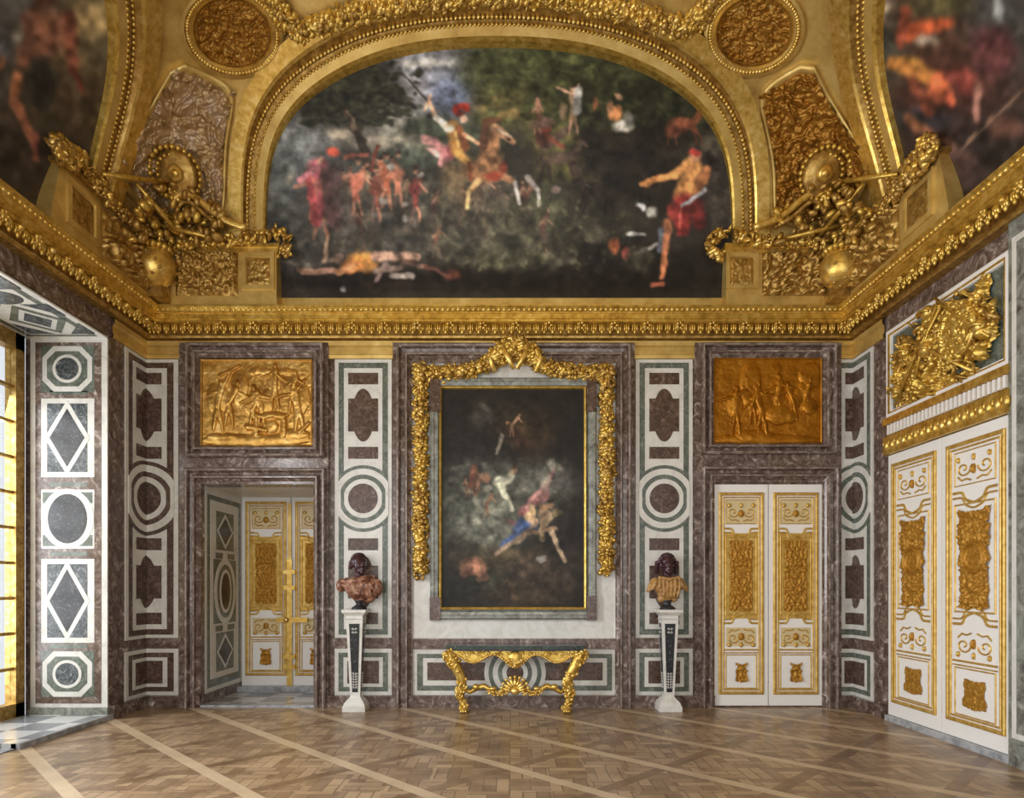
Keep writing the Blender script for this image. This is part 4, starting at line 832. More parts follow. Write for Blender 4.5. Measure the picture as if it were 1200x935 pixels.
# --- corner trophies
def corner_trophy(side, lb, lbg):
    L = side < 0; Xp = XL+.34 if L else XR-.34; Yp = YB-.36; inX = 1 if L else -1
    fx0, fx1 = (bx(182, Yp), bx(324, Yp)) if L else (bx(851, Yp), bx(990, Yp))
    t_ = thing('corner_trophy', lb, 'stucco trophy', (Xp, Yp, 5.43), 'stucco corner trophies')
    ZT = 5.90; m = MB(); yn = 6.46 if L else 6.33
    m.box((fx0, Yp, 5.19), (fx1, YB-.14, ZT), 'gold_flat')
    inner = (XL+.14) if L else (XR-.14); a_, b_ = sorted((inner, Xp))
    prof = [(Yp+.1, 5.19), (yn-.10, 5.19), (yn-.05, 5.45), (yn+.05, ZT-.05), (yn+.08, ZT-.05), (Yp+.1, ZT-.05)]
    V = np.array([(a_, y, z) for y, z in prof]+[(b_, y, z) for y, z in prof]); n = len(prof)
    m.raw(V, [tuple(range(n)), tuple(range(n, 2*n))]+[(i, (i+1) % n, n+(i+1) % n, n+i) for i in range(n)], 'gold_flat')
    m.box((fx0-.03, Yp-.05, ZT), (fx1+.05, YB-.2, ZT+.05), 'gold'); m.box((fx0-.03, Yp-.03, ZT-.06), (fx1+.03, YB-.2, ZT), 'gold_bright')
    m.box((a_-(.0 if L else .05), yn, ZT-.05), (b_+(.05 if L else 0), Yp+.1, ZT), 'gold_antique')
    fp = lambda x, z, d=0.0: (lambda x, z, d: np.stack([x, Yp-d, z], -1))(*arr(x, z, d))
    sp = lambda y, z, d=0.0: (lambda y, z, d: np.stack([Xp+inX*d, y, z], -1))(*arr(y, z, d))
    px_ = (lambda a: bx(a, Yp)) if L else (lambda a: bx(1172-a, Yp))
    a, b = sorted((px_(284), px_(322))); m.frame(a, 5.84, b, 5.38, [(0, 0), (0, .03), (.05, .03), (.06, .005)], 'gold_flat', fp)
    m.frame(yn+.12, 5.78, yn+.62, 5.3, [(0, 0), (0, .03), (.06, .03), (.07, .005)], 'gold_flat', sp)
    pl = m.build('plinth', t_)
    m = MB(); sd = 5 if L else 9
    def rel(mp, u0, v0, u1, v1, amp, nm, sc=.12):
        X, Y = np.meshgrid(np.linspace(u0, u1, int(abs(u1-u0)/.014)+4), np.linspace(v0, v1, int((v1-v0)/.014)+4)); c = Canvas(X, Y, (0, 0, 0))
        e = np.minimum(np.minimum(X-min(u0, u1), max(u0, u1)-X), np.minimum(Y-v0, v1-Y)); c.mesh(nm, mp(X, Y, .002+amp*arabesque(X, Y, sc, sd)*np.clip(e/.03, 0, 1)), None, 'gold_antique', pl)
    rel(fp, a+.06, 5.44, b-.06, 5.78, .02, 'panel_carving', .07); rel(sp, yn+.19, 5.36, yn+.55, 5.71, .02, 'panel_carving', .07)
    a2, b2 = sorted((px_(206), px_(279))); rel(fp, a2, 5.3, b2, 5.86, .10, 'relief_carving', .16); rel(sp, yn+.70, 5.25, Yp-.25, 5.78, .10, 'relief_carving', .2)
    m = MB()                                    # leafy garland lying over the plinths
    my = (lambda a: a) if L else (lambda a: 1172-a)
    garland(m, [(my(x), y) for x, y in ((206, 286), (250, 284), (300, 279), (322, 272), (334, 276), (338, 290), (331, 301))], 13, on_plane_y(Yp-.02), 190, .085, .10, mats=['gold_bright', 'gold', 'gold_antique']); m.build('garland', t_); m = MB()
    sg = on_plane_x(Xp, inX)
    sp_ = ((176, 276), (150, 255), (128, 232), (108, 206), (92, 188), (76, 180), (68, 170)) if L else ((996, 278), (1018, 258), (1040, 238), (1062, 208), (1080, 186), (1088, 168))
    garland(m, sp_, 13, sg, 230, .08, .08, mats=['gold_antique', 'gold_bright', 'gold_antique']); garland(m, sp_[-3:], 24, sg, 110, .10, .13, mats=['gold_antique', 'gold_bright'])
    m.build('garland', t_)
    m = MB()                                    # scroll, shield and piled arms behind
    vm = lambda x, y, d=0.0: on_vault(my(x) if np.ndim(x) == 0 else np.array([my(q) for q in x]), y, d)
    def tube_px(pts, r, mat, d0=.3):
        q = smooth_path(pts, 24); c = vm(q[:, 0], q[:, 1], d0); m.tube(c, r, mat)
    tube_px([(203, 248), (202, 232), (212, 224), (226, 228), (244, 244), (262, 258), (292, 268)], [.045]*24, 'gold_bright', .28); tube_px([(206, 250), (214, 234), (226, 238), (240, 252), (262, 266)], .03, 'gold_antique', .3)
    c = vm(205, 203, .22)
    nrm = (vm(205, 203, .3)-c); nrm /= np.linalg.norm(nrm); u = np.cross(nrm, (0, 0, 1)); u /= np.linalg.norm(u); v = np.cross(nrm, u)
    Rm = np.stack([u, v, nrm]); m.ball(c, (.27, .27, .07), 'gold_antique', Rm, 24, 6)
    for r_, n_, s_ in ((.27, 26, .035), (.19, 20, .025)):
        for k in range(n_): m.ball(c+(u*math.cos(k*6.28/n_)+v*math.sin(k*6.28/n_))*r_+nrm*.03, (s_, s_, s_), 'gold', seg=6, rg=4)
    m.ball(c+nrm*.09, (.10, .10, .06), 'gold_bright', Rm, 12, 6); m.ball(c+nrm*.14, (.05, .05, .03), 'gold_bright', Rm, 10, 5)
    m.build('shield', t_)
    m = MB(); q = np.random.RandomState(4 if L else 14)
    for i in range(150):
        x, y = q.uniform(150, 262), q.uniform(212, 284)
        if y < 212+max(0, (188-x))*.9 or y < 205+max(0, x-205)*.75: continue
        s_ = q.uniform(.04, .09); m.ball(vm(x, y, q.uniform(.14, .34)), (s_, s_*.7, s_*.5), ['gold_antique', 'gold_antique', 'gold'][i % 3], rrot(), 8, 6)
    for x0, y0, x1, y1 in ((120, 204, 196, 214), (222, 262, 262, 250), (160, 215, 215, 280), (180, 262, 262, 282)):
        a, b = vm(x0, y0, .18), vm(x1, y1, .26); m.tube([a, (a+b)/2, b], [.02, .03, .02], 'gold')
    m.build('piled_arms', t_)
    gx, gy = (181, 313) if L else (985, 315); Yg = 8.06; gc = np.array(on_plane_y(Yg)(gx, gy)).reshape(3)
    m = MB(); m.ball(gc, (.245, .245, .25), 'gold_bright', seg=28, rg=18)
    qn = np.random.RandomState(2)
    for i in range(14):
        d = qn.randn(3); d[1] = -abs(d[1]); d /= np.linalg.norm(d); m.ball(gc+d*.245, (.03, .022, .018), 'gold_antique', rrot(), 8, 5)
    m.build('globe', t_)
    m = MB()
    for k in range(16):
        a = k*6.28/16; p = gc+np.array([.17*math.cos(a), .17*math.sin(a), .22]); m.ball(p, (.05, .05, .045), 'gold', seg=8, rg=5)
        if k % 2 == 0:
            m.tube([p, p+np.array([.05*math.cos(a), .05*math.sin(a), .10]), gc+np.array([.10*math.cos(a), .10*math.sin(a), .40])], [.03, .035, .02], 'gold'); m.ball(p+np.array([.04*math.cos(a), .04*math.sin(a), .12]), (.04, .04, .05), 'gold_bright', seg=8, rg=6)
    m.ball(gc+np.array([0, 0, .42]), (.09, .09, .07), 'gold_bright', seg=10, rg=6)
    m.box(tuple(gc+np.array([-.1, -.02, -.37])), tuple(gc+np.array([.1, .3, -.18])), 'gold_antique')
    m.build('crown', t_)
corner_trophy(-1, 'gilt stucco trophy in the left vault corner with crowned globe, shield, garland and plinths', None)
corner_trophy(1, 'gilt stucco trophy in the right vault corner with crowned globe, shield, garland and plinths', None)

# ================================================================== WALL ART
pt = thing('wall_painting', 'large dark upright oil painting in a grey green marble frame over the console', 'painting', (bx(601.5), YB, bz(725)))
m = MB(); m.frame(bx(505), bz(445), bx(698), bz(725.5), [(0, 0), (0, .09), (.02, .11), (.05, .11), (.06, .095), (.10, .09), (.12, .05)], 'campan_marble', back_m)
for (x0, y0, x1, y1) in ((505, 445, 517, 485), (505, 700, 517, 726), (687, 445, 698, 485), (687, 698, 698, 726)): m.rect(bx(x0)-.004, bz(y1)-.004, bx(x1)+.004, bz(y0)+.004, 0, .112, 'dark_red_marble', back_m)
m.build('marble_frame', pt)
m = MB(); m.frame(bx(515.5), bz(454.5), bx(686.5), bz(714), [(0, .05), (0, .085), (.012, .095), (.028, .085), (.036, .04)], 'gold', back_m); m.build('gilt_fillet', pt)
X, Y = grid(517, 456, 685.5, 712.5, .9); cv = Canvas(X, Y, (30, 27, 23)); B = cv.blob; C_ = cv.cap
for a in ((590, 490, 60, 30, (40, 33, 25)), (620, 510, 30, 26, (58, 42, 24)), (570, 560, 50, 26, (66, 68, 60)), (545, 575, 24, 24, (60, 62, 52)), (600, 590, 60, 34, (78, 78, 66)), (560, 610, 46, 32, (94, 98, 82)), (585, 620, 30, 24, (104, 106, 92)), (640, 565, 34, 22, (104, 104, 92)), (565, 490, 14, 12, (60, 56, 50)),
          (600, 655, 70, 14, (88, 74, 48)), (615, 690, 60, 26, (66, 52, 36)), (640, 665, 40, 16, (74, 60, 46)), (540, 690, 26, 16, (34, 34, 28)), (575, 680, 22, 14, (50, 50, 38)), (665, 560, 12, 14, (74, 72, 68)), (660, 640, 20, 30, (34, 28, 26))): B(*a, soft=.9, op=.85)
cv.figure(552, 562, 40, (132, 84, 62), (120, 66, 46), lean=.3); B(556, 565, 10, 13, (124, 72, 50), op=.7); B(568, 560, 6, 8, (130, 90, 66))
C_(585, 566, 600, 560, 8, 6, (172, 170, 144)); C_(588, 570, 600, 598, 5, 3.5, (180, 178, 150)); B(602, 554, 5, 6, (134, 112, 84)); C_(573, 585, 573, 610, 8, 8, (116, 120, 98)); C_(590, 590, 560, 622, 8, 5, (110, 114, 96))
C_(588, 510, 582, 532, 3, 2.4, (120, 108, 92)); C_(596, 496, 606, 502, 3, 2, (150, 104, 68)); C_(565, 485, 575, 495, 4, 3, (64, 60, 54)); C_(600, 500, 612, 520, 7, 9, (66, 44, 28))
C_(612, 600, 636, 580, 6, 9, (142, 88, 84)); C_(636, 580, 648, 548, 8, 4, (134, 90, 86)); C_(618, 594, 644, 560, 3, 3, (170, 116, 108)); B(645, 545, 6, 10, (110, 106, 96))
B(616, 613, 15, 11, (44, 68, 120)); C_(610, 622, 590, 640, 6, 4, (62, 84, 130)); B(624, 600, 7, 7, (176, 144, 92)); C_(626, 610, 612, 630, 5, 4, (150, 120, 92)); B(600, 612, 8, 6, (150, 104, 96))
C_(645, 605, 632, 622, 6, 4, (164, 140, 100)); C_(636, 600, 634, 632, 5, 4, (150, 122, 84)); B(638, 594, 6, 6, (150, 110, 70)); C_(645, 622, 664, 658, 4, 3, (150, 126, 96)); C_(610, 632, 580, 650, 4, 3, (142, 118, 92)); C_(620, 625, 650, 620, 4, 4, (120, 96, 70)); B(652, 600, 7, 6, (104, 88, 60))
B(554, 662, 15, 12, (150, 96, 70)); B(564, 668, 9, 9, (140, 92, 66)); B(545, 668, 10, 9, (112, 72, 52)); C_(562, 678, 570, 676, 5, 4, (120, 84, 60)); B(634, 657, 6, 3, (140, 134, 124)); C_(594, 680, 606, 700, 4, 5, (80, 62, 44))
cv.wob = .35
for x, y, rx, ry, an, g in ((548, 575, 9, 4, .5, 150), (560, 590, 12, 5, .9, 140), (572, 572, 8, 4, -.4, 150), (580, 600, 12, 5, .7, 132), (560, 612, 10, 5, .2, 120), (595, 615, 14, 4, .5, 112), (545, 600, 8, 5, 1.1, 104), (612, 575, 12, 4, -.3, 126), (530, 562, 8, 5, .4, 96), (540, 548, 14, 4, -.2, 84), (655, 548, 8, 4, .8, 96), (640, 565, 7, 12, .4, 132), (570, 545, 10, 5, .1, 88), (568, 478, 10, 5, .5, 70)):
    B(x, y, rx, ry, (g, g*.98, g*.84), ang=an, op=.7)
for x, y, k, ln in ((560, 566, 26, .4), (547, 570, 24, -.3), (570, 590, 30, .6), (600, 498, 28, .8)): cv.figure(x, y, k, (150, 108, 80), (128, 92, 68), lean=ln)
B(640, 604, 7, 9, (150, 120, 88)); B(620, 606, 8, 8, (170, 138, 96)); B(612, 616, 12, 8, (58, 84, 140)); B(606, 622, 8, 6, (76, 100, 150)); B(603, 552, 4, 4.6, (160, 126, 92)); B(603, 548, 5, 3, (84, 60, 42)); B(624, 594, 4.5, 5, (186, 150, 104)); B(645, 592, 4.5, 5, (150, 116, 80)); B(645, 587, 5, 3, (60, 44, 32))
cv.noise(8, .28); cv.noise(3, .2, 41); cv.mesh('painted_canvas', on_back(X, Y, .045), None, 'oil_paint', pt, gain=1.12)

gd = thing('gilt_garland', 'carved gilt garland hanging down both sides and across the top of the dark central painting', 'garland', (bx(603), YB, bz(427)))
def gar(nm, pts, wd, n, sz, off):
    m = MB(); garland(m, pts, wd, on_back, n, sz, off+.03, mats=['gold_bright', 'gold', 'gold_antique', 'gold', 'gold_antique']); return m.build(nm, gd)
gar('side_drop', [(493, 432), (493, 672)], 17, 900, .08, .11); gar('side_drop', [(711, 432), (711, 670)], 17, 900, .08, .11)
gar('top_swag', [(490, 436), (515, 437), (545, 435), (565, 430), (582, 420), (603, 413), (622, 420), (640, 430), (665, 436), (690, 437), (714, 436)], 18, 950, .085, .13)
m = MB(); garland(m, [(578, 420), (590, 410), (604, 403), (618, 410), (630, 420)], 22, on_back, 330, .085, .20, mats=['gold_bright', 'gold'])
for k in (-1, 1):
    m.tube(on_back(*np.array([(604+k*2, 432), (604+k*8, 420), (604+k*16, 408), (604+k*10, 400), (604+k*3, 404)]).T, .22), [.03, .035, .04, .035, .02], 'gold_bright')
    m.tube(on_back(*np.array([(604+k*24, 436), (604+k*30, 420), (604+k*24, 410), (604+k*20, 416)]).T, .2), [.03, .04, .035, .02], 'gold_bright')
m.build('ribbon_crest', gd)

# gilt bronze reliefs over the doors
def bronze(x0, y0, x1, y1, lb, draw, mat='bronze_gilt'):
    t_ = thing('bronze_relief', lb, 'relief', (bx((x0+x1)/2), YB, bz(y1)), 'gilt reliefs over the back wall doors')
    X, Y = grid(x0, y0, x1, y1, .62); cv = Canvas(X, Y, (0, 0, 0)); cv.wob = .35; draw(cv); H_ = cv.h+.012*fbm(X, Y, 9, 7)+.006*fbm(X, Y, 3, 17)
    cv.mesh('figure_relief', on_back(X, Y, .03+H_), None, mat, t_)
    m = MB(); m.frame(bx(x0-.5), bz(y0-.5), bx(x1+.5), bz(y1+.5), [(0, .03), (0, .06), (.008, .065), (.02, .055), (.022, .03)], mat, back_m); m.build('relief_border', t_)
W1 = (1, 1, 1)
def dl(c):
    f = lambda x, y, s_, ln=0, a=((-.16, .2), (.22, .14)), h=.05: c.figure(x, y, s_, W1, W1, lean=ln, arms=a, h=h, drape=W1)
    c.blob(300, 516, 66, 8, None, h=.035); c.blob(262, 512, 20, 5, None, h=.045); c.blob(345, 510, 18, 7, None, h=.04)
    f(255, 475, 62, .2, ((-.25, .1), (.2, -.35))); f(268, 472, 55, .5); f(296, 480, 48, .3, ((-.2, .2), (.35, .05))); f(322, 452, 56, 0, ((-.25, .12), (.22, .2))); f(306, 478, 58, -.4, ((-.3, .2), (.3, .1))); f(342, 458, 52, .2); f(350, 476, 62, -.25, ((-.35, .15), (.2, -.2)))
    c.blob(317, 487, 22, 5, None, h=.06); c.cap(300, 487, 300, 508, 3, 4, None, h=.05); c.cap(333, 487, 333, 510, 3, 4, None, h=.05); c.cap(258, 440, 280, 430, 2, 2, None, h=.04); c.blob(318, 500, 9, 9, None, h=.05); c.cap(290, 500, 312, 504, 4, 3, None, h=.06); c.blob(281, 455, 10, 22, None, h=.03); c.cap(352, 505, 362, 495, 3, 2, None, h=.05)
    for x in (300, 312, 335): c.blob(x, 436, 8, 5, None, h=.03)
def dr(c):
    f = lambda x, y, s_, ln=0, a=((-.16, .2), (.22, .14)), h=.045: c.figure(x, y, s_, W1, W1, lean=ln, arms=a, h=h, drape=W1)
    c.blob(895, 515, 64, 7, None, h=.025); c.blob(885, 512, 26, 8, None, h=.035)
    f(862, 480, 58, .05, ((-.3, .1), (.2, -.1))); f(882, 472, 50, .4); f(893, 480, 60, -.3, ((-.25, .25), (.3, 0))); f(912, 465, 54, .1, ((-.3, .2), (.3, .1))); f(930, 470, 46, -.4, ((-.3, .1), (.2, .2))); f(945, 462, 40, .3)
    c.blob(912, 486, 15, 13, None, h=.06); c.blob(922, 488, 14, 9, None, h=.05); c.blob(948, 476, 10, 10, None, h=.04); c.blob(880, 445, 12, 20, None, h=.025); c.blob(950, 440, 14, 16, None, h=.025)
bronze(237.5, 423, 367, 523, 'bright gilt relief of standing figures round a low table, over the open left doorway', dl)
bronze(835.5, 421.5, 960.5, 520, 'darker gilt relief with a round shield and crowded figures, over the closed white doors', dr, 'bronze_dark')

#@@FURN
# ================================================================== FURNITURE AND SCULPTURE
GM = 'gold'
# console table against the middle of the back wall
ct = thing('console_table', 'gilt console table with dark marble top and two scrolled front legs under the large painting', 'table', (bx(603.5), YB-.3, 0))
CX = bx(603.5); YT = YB-.42; sT = F/YT; tx = lambda px: (px-600)/sT; tz = lambda py: CAMZ+(HZN-py)/sT
m = MB(); pts = []
for k in range(40):
    a = k/39; x = -.88+1.76*a; y = YT-.03*math.cos((a-.5)*math.pi*2)*0-.05*(1-abs(2*a-1)**2)
    pts.append((x, y))
out = [(CX+x, y) for x, y in pts]+[(CX+.88, YB-.09), (CX-.88, YB-.09)]
zt = tz(756.5)
def slab(o_, z0, z1, mat, sc=1.0):
    c = np.array(o_); ce = np.array([CX, YB-.09]); q = ce+(c-ce)*sc; n = len(q)
    V = np.concatenate([np.c_[q, np.full(n, z0)], np.c_[q, np.full(n, z1)]]); m.raw(V, [tuple(range(n)), tuple(range(n, 2*n))]+[(i, (i+1) % n, n+(i+1) % n, n+i) for i in range(n)], mat)
slab(out, zt-.045, zt, 'green_dark', 1.0); slab(out, zt-.065, zt-.045, 'dark_stone', .985); m.build('marble_top', ct)
m = MB(); za = zt-.065                          # pierced, scalloped apron
ap = [(CX-.80+1.6*t_, .10+.05*math.cos((t_-.5)*math.pi*6)+.06*math.exp(-((t_-.5)/.09)**2)) for t_ in np.linspace(0, 1, 61)]
yA = YT+.02
V = []; 
for x, dz in ap: V += [(x, yA, za), (x, yA, za-dz), (x, yA+.05, za-dz), (x, yA+.05, za)]
m.raw(V, [(4*i+j, 4*i+(j+1) % 4, 4*i+4+(j+1) % 4, 4*i+4+j) for i in range(60) for j in range(4)]+[(0, 1, 2, 3), (240, 241, 242, 243)], GM)
for i, (x, dz) in enumerate(ap): m.ball((x, yA-.005, za-dz), (.022, .02, .018), 'gold_bright', seg=6, rg=4)
mt = lambda x, z, d=0.0: (lambda x, z, d: np.stack([x, yA-d, z], -1))(*arr(x, z, d))
for sx in (-1, 1):
    for c0 in (.2, .42, .62): m.ribbon([(CX+sx*a, za-.06+b) for a, b in spiral(c0, 0, .045, 1.1, 0)], .014, .014, 'gold_bright', mt)
garland(m, [(CX-.75, za-.03), (CX+.75, za-.03)], .05, mt, 130, .035, .015, mats=['gold_bright', 'gold'])
m.ball((CX, yA-.02, za-.1), (.09, .04, .10), 'gold_bright', seg=12, rg=8); garland(m, [(CX-.08, za-.12), (CX, za-.17), (CX+.08, za-.12)], .06, mt, 60, .045, .05)
m.box((CX-.80, yA+.03, za-.06), (CX-.76, YB-.09, za), GM); m.box((CX+.76, yA+.03, za-.06), (CX+.80, YB-.09, za), GM); m.build('apron', ct)
for sx in (-1, 1):                              # S-scroll legs, lion-paw foot
    m = MB(); LX = [.84, .84, .80, .735, .69, .67, .69, .70, .675, .655, .65]; LZ = [zt-.07, zt-.12, zt-.20, zt-.32, zt-.43, zt-.54, zt-.62, zt-.70, .12, .06, .03]
    LZ = list(np.interp(np.arange(11), [0, 10], [0, 1])*0+np.array([1, .93, .84, .70, .58, .47, .37, .26, .16, .08, .035])*(zt-.07))
    rr = [.055, .075, .08, .068, .06, .058, .062, .05, .042, .045, .04]
    q = np.array([(CX+sx*a, yA+.03-.02*math.sin(i*.6), z) for i, (a, z) in enumerate(zip(LX, LZ))]); t2 = np.linspace(0, 10, 34)
    q = np.stack([np.interp(t2, range(11), q[:, i]) for i in range(3)], 1); k5 = np.ones(3)/3
    qs = q.copy(); qs[1:-1] = (q[:-2]+q[1:-1]+q[2:])/3; m.tube(qs, np.interp(t2, range(11), rr), GM, 10)
    for a, z, r in ((.86, .90, .06), (.80, .80, .065), (.66, .45, .055), (.71, .30, .05)):
        e = np.array(spiral(0, 0, r, 1.2, 0 if sx > 0 else math.pi)); m.ribbon([(CX+sx*a+c1*sx, z*(zt-.07)+c2) for c1, c2 in e], .022, .03, 'gold_bright', mt, .05)
    for i in range(70):
        j = rng.randint(34); p = qs[j]; r = np.interp(t2[j], range(11), rr); a = rng.uniform(2.6, 6.8); s_ = rng.uniform(.018, .034)
        m.ball(p+np.array([math.cos(a)*r, -abs(math.sin(a))*r, rng.uniform(-.02, .02)]), (s_, s_*.7, s_*1.1), 'gold_bright', rrot(), 7, 5)
    fx_ = CX+sx*.65
    m.ball((fx_, yA, .035), (.055, .07, .035), GM, seg=10, rg=6)
    for k in (-1, 0, 1): m.ball((fx_+k*.03, yA-.06, .025), (.018, .03, .024), GM, seg=7, rg=5)
    m.build('leg', ct)
m = MB()                                        # stretcher with pierced shell
for sx in (-1, 1):
    q = [(CX+sx*a, yA+.05, z) for a, z in ((.66, .30), (.58, .25), (.5, .30), (.4, .33), (.3, .27), (.22, .24), (.12, .30), (.03, .33))]
    m.tube(q, [.03, .03, .035, .035, .03, .03, .035, .03], GM, 8); m.ball((CX+sx*.5, yA+.03, .32), (.05, .04, .04), 'gold_bright'); m.ball((CX+sx*.28, yA+.03, .30), (.05, .04, .03), 'gold_bright')
for k in range(9):
    a = math.pi*(k+.5)/9; m.tube([(CX, yA+.03, .27), (CX+.09*math.cos(a), yA+.0, .27+.09*math.sin(a)), (CX+.17*math.cos(a), yA+.02, .28+.17*math.sin(a))], [.015, .026, .016], 'gold_bright', 6)
    m.ball((CX+.17*math.cos(a), yA+.01, .28+.17*math.sin(a)), (.025, .02, .025), 'gold_bright', seg=7, rg=5)
m.ball((CX, yA+.01, .27), (.06, .05, .05), 'gold_bright', seg=10, rg=6)
for sx in (-1, 1): garland(m, [(CX+sx*.1, .25), (CX+sx*.25, .24), (CX+sx*.35, .28)], .06, mt, 40, .035, .02)
m.build('stretcher', ct)

# pedestals and busts
def pedestal(px, lb):
    Yp = 8.40; s_ = F/Yp; x = (px-600)/s_; zz = lambda py: CAMZ+(HZN-py)/s_
    H_ = zz(714); t_ = thing('pedestal', lb, 'pedestal', (x, Yp, 0), 'tapering marble pedestals')
    m = MB()
    def lv(prof, mat='white_marble'):
        m.loft([np.array([(x-w_, Yp-w_, z), (x+w_, Yp-w_, z), (x+w_, Yp+w_, z), (x-w_, Yp+w_, z)]) for w_, z in prof], mat, caps=True)
    lv([(.145, 0), (.145, .065), (.135, .075), (.13, .10), (.105, .135), (.075, .165), (.064, .19)]); m.build('base', t_)
    m = MB(); zt_ = H_-.13
    lv([(.064, .19), (.106, zt_)]); sh = m.build('shaft', t_)
    m = MB()
    for ang in (0, 1, 3):
        c_, q_ = [(1, 0), (0, 1), None, (0, -1)][ang]
        def fp(u, z, d=0.0, ang=ang):
            u, z, d = arr(u, z, d); w_ = .064+(z-.19)/(zt_-.19)*.042+d
            return {0: np.stack([x+u, Yp-w_, z], -1), 1: np.stack([x+w_, Yp+u, z], -1), 3: np.stack([x-w_, Yp-u, z], -1)}[ang]
        m.prism([(-.036, .24), (.036, .24), (.068, zt_-.05), (-.068, zt_-.05)], 0, .004, 'dark_stone', fp)
        for k in range(8):
            z = .30+k*.035 if k < 6 else zt_-.12-(k-6)*.045
            for e in (-1, 1): m.ribbon([(e*a, z+b) for a, b in spiral(.018, 0, .016, 1, 0)], .007, .004, 'white_marble', fp, .004)
    m.build('inlay', sh)
    m = MB(); lv([(.106, zt_), (.118, zt_+.012), (.106, zt_+.02), (.106, zt_+.05), (.13, zt_+.075), (.148, zt_+.09), (.153, zt_+.095), (.153, H_)]); m.build('cap', t_)
    return x, Yp, H_
def sculpt(name, balls, mat, parent, vox=.011, tubes=()):
    m = MB()
    for c, r, *rt in balls: m.ball(c, r, mat, rt[0] if rt else None, 18, 12)
    for p, r in tubes: m.tube(p, r, mat, 10)
    o = m.build(name, parent); rm = o.modifiers.new('merge', 'REMESH'); rm.mode = 'VOXEL'; rm.voxel_size = vox; rm.use_smooth_shade = True
    sm = o.modifiers.new('soften', 'SMOOTH'); sm.iterations = 3; return o
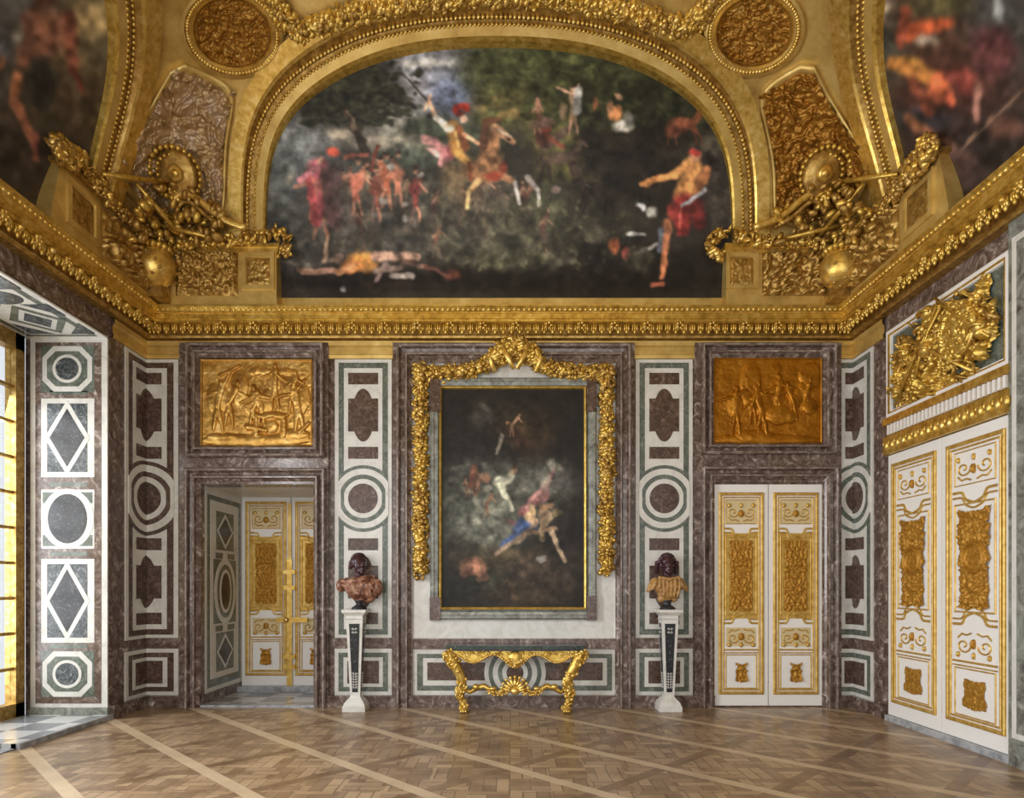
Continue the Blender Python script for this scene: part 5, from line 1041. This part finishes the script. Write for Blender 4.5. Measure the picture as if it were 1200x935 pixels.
def bust(x, Y, z0, yaw, lb, dm, kind):
    t_ = thing('bust', lb, 'bust', (x, Y, z0+.001)); c_, s_ = math.cos(yaw), math.sin(yaw)
    def P(a, b, z, yw=True): return np.array([x+(a*c_-b*s_ if yw else a), Y+(a*s_+b*c_ if yw else b), z0+z])
    m = MB(); rg = []
    for r, z in ((.10, .001), (.10, .02), (.085, .035), (.05, .055), (.042, .075), (.055, .10), (.07, .12)):
        rg.append([(x+r*math.cos(a), Y+r*math.sin(a), z0+z) for a in np.arange(20)*6.283/20])
    m.loft(rg, 'dark_stone', caps=True, smooth=True); m.build('socle', t_)
    Rz = np.array([[c_, s_, 0], [-s_, c_, 0], [0, 0, 1]])
    # drapery / cuirass (front is -Y)
    b = [(P(0, 0, .20), (.13, .10, .10), Rz), (P(0, 0, .29), (.19, .115, .10), Rz), (P(-.15, .01, .33), (.085, .09, .085), Rz), (P(.15, .01, .33), (.085, .09, .085), Rz), (P(0, 0, .37), (.12, .095, .07), Rz)]
    tb = []
    if kind == 'cloak':
        for k in range(7):
            a0 = -.24+k*.055; tb.append(([P(a0-.02, -.02, .40-abs(a0)*.3), P(a0+.05, -.11, .32), P(a0+.12, -.10, .20), P(a0*.4+.06, -.04, .12)], [.022, .03, .028, .018]))
        b += [(P(-.22, 0, .31), (.07, .08, .09), Rz), (P(.22, .01, .28), (.08, .08, .12), Rz), (P(.12, 0, .15), (.09, .08, .07), Rz)]; tb.append(([P(-.24, -.02, .36), P(-.1, -.12, .36), P(.06, -.12, .40), P(.18, -.02, .42)], [.03, .04, .04, .03]))
    else:
        for k in range(6):
            a0 = -.13+k*.052; tb.append(([P(a0, -.10, .40), P(a0, -.13, .30), P(a0*.8, -.10, .16)], [.012, .018, .014]))
        for sx in (-1, 1):
            for k in range(4): tb.append(([P(sx*(.16+k*.022), -.06+k*.02, .38-k*.02), P(sx*(.20+k*.02), -.07+k*.02, .26-k*.012)], [.024, .018]))
        tb.append(([P(-.14, -.09, .42), P(0, -.13, .385), P(.14, -.09, .42)], .02)); b.append((P(0, -.115, .30), (.035, .02, .04), Rz)); b += [(P(.08, 0, .14), (.05, .06, .05), Rz), (P(-.08, 0, .14), (.05, .06, .05), Rz)]
    sculpt('drapery', b, dm, t_, .010, tb)
    h = .575; yh = yaw+(.35 if kind == 'cloak' else 0); c2, s2 = math.cos(yh), math.sin(yh); Rh = np.array([[c2, s2, 0], [-s2, c2, 0], [0, 0, 1]])
    Q = lambda a, b_, z: np.array([x+a*c2-b_*s2, Y+a*s2+b_*c2, z0+z])
    hb = [(Q(0, .01, h+.04), (.092, .108, .10), Rh), (Q(0, -.03, h-.01), (.075, .085, .09), Rh), (Q(0, -.055, h-.075), (.055, .055, .045), Rh), (Q(0, -.1, h-.098), (.025, .022, .02), Rh),
          (Q(0, -.118, h-.008), (.016, .026, .028), Rh), (Q(0, -.108, h+.022), (.05, .018, .012), Rh), (Q(0, -.102, h-.05), (.028, .018, .008), Rh), (Q(0, -.100, h-.066), (.024, .017, .008), Rh),
          (Q(-.035, -.09, h-.02), (.022, .02, .018), Rh), (Q(.035, -.09, h-.02), (.022, .02, .018), Rh), (Q(-.092, 0, h-.005), (.014, .024, .034), Rh), (Q(.092, 0, h-.005), (.014, .024, .034), Rh)]
    sculpt('head', hb, 'porphyry', t_, .008, [([Q(0, .01, h-.02), Q(0, .0, h-.13), P(0, 0, .36)], [.06, .062, .09])])
    q = np.random.RandomState(5 if kind == 'cloak' else 6); cb = []
    for i in range(120):
        a = q.uniform(-math.pi, math.pi); e = q.uniform(-.2, 1.5); d = np.array([math.cos(a)*math.cos(e), math.sin(a)*math.cos(e), math.sin(e)])
        if d[1] < -.25 and d[2] < .62: continue
        cb.append((Q(*(d*np.array([.095, .112, .104])+np.array([0, .012, h+.04]))), (.024, .024, .02)))
    for sx in (-1, 1):
        for k in range(5 if kind != 'cloak' else 3): cb.append((Q(sx*(.10+(.028 if kind != 'cloak' else 0)), .03+.01*k, h+.03-k*.03), (.032, .032, .028)))
    sculpt('hair', cb, 'porphyry', t_, .009)
xl, yl, hl = pedestal(417.5, 'white marble tapering pedestal with dark inlay, left of the console table, under the cloaked bust')
xr, yr, hr = pedestal(783, 'white marble tapering pedestal with dark inlay, right of the console table, under the armoured bust')
bust(xl+.04, yl, hl, .25, 'dark stone head in windswept pink and brown cloak, on the left white pedestal', 'breccia_pink', 'cloak')
bust(xr-.01, yr, hr, 0, 'dark stone head facing front in golden breastplate, on the right white pedestal', 'breccia_gold', 'armour')
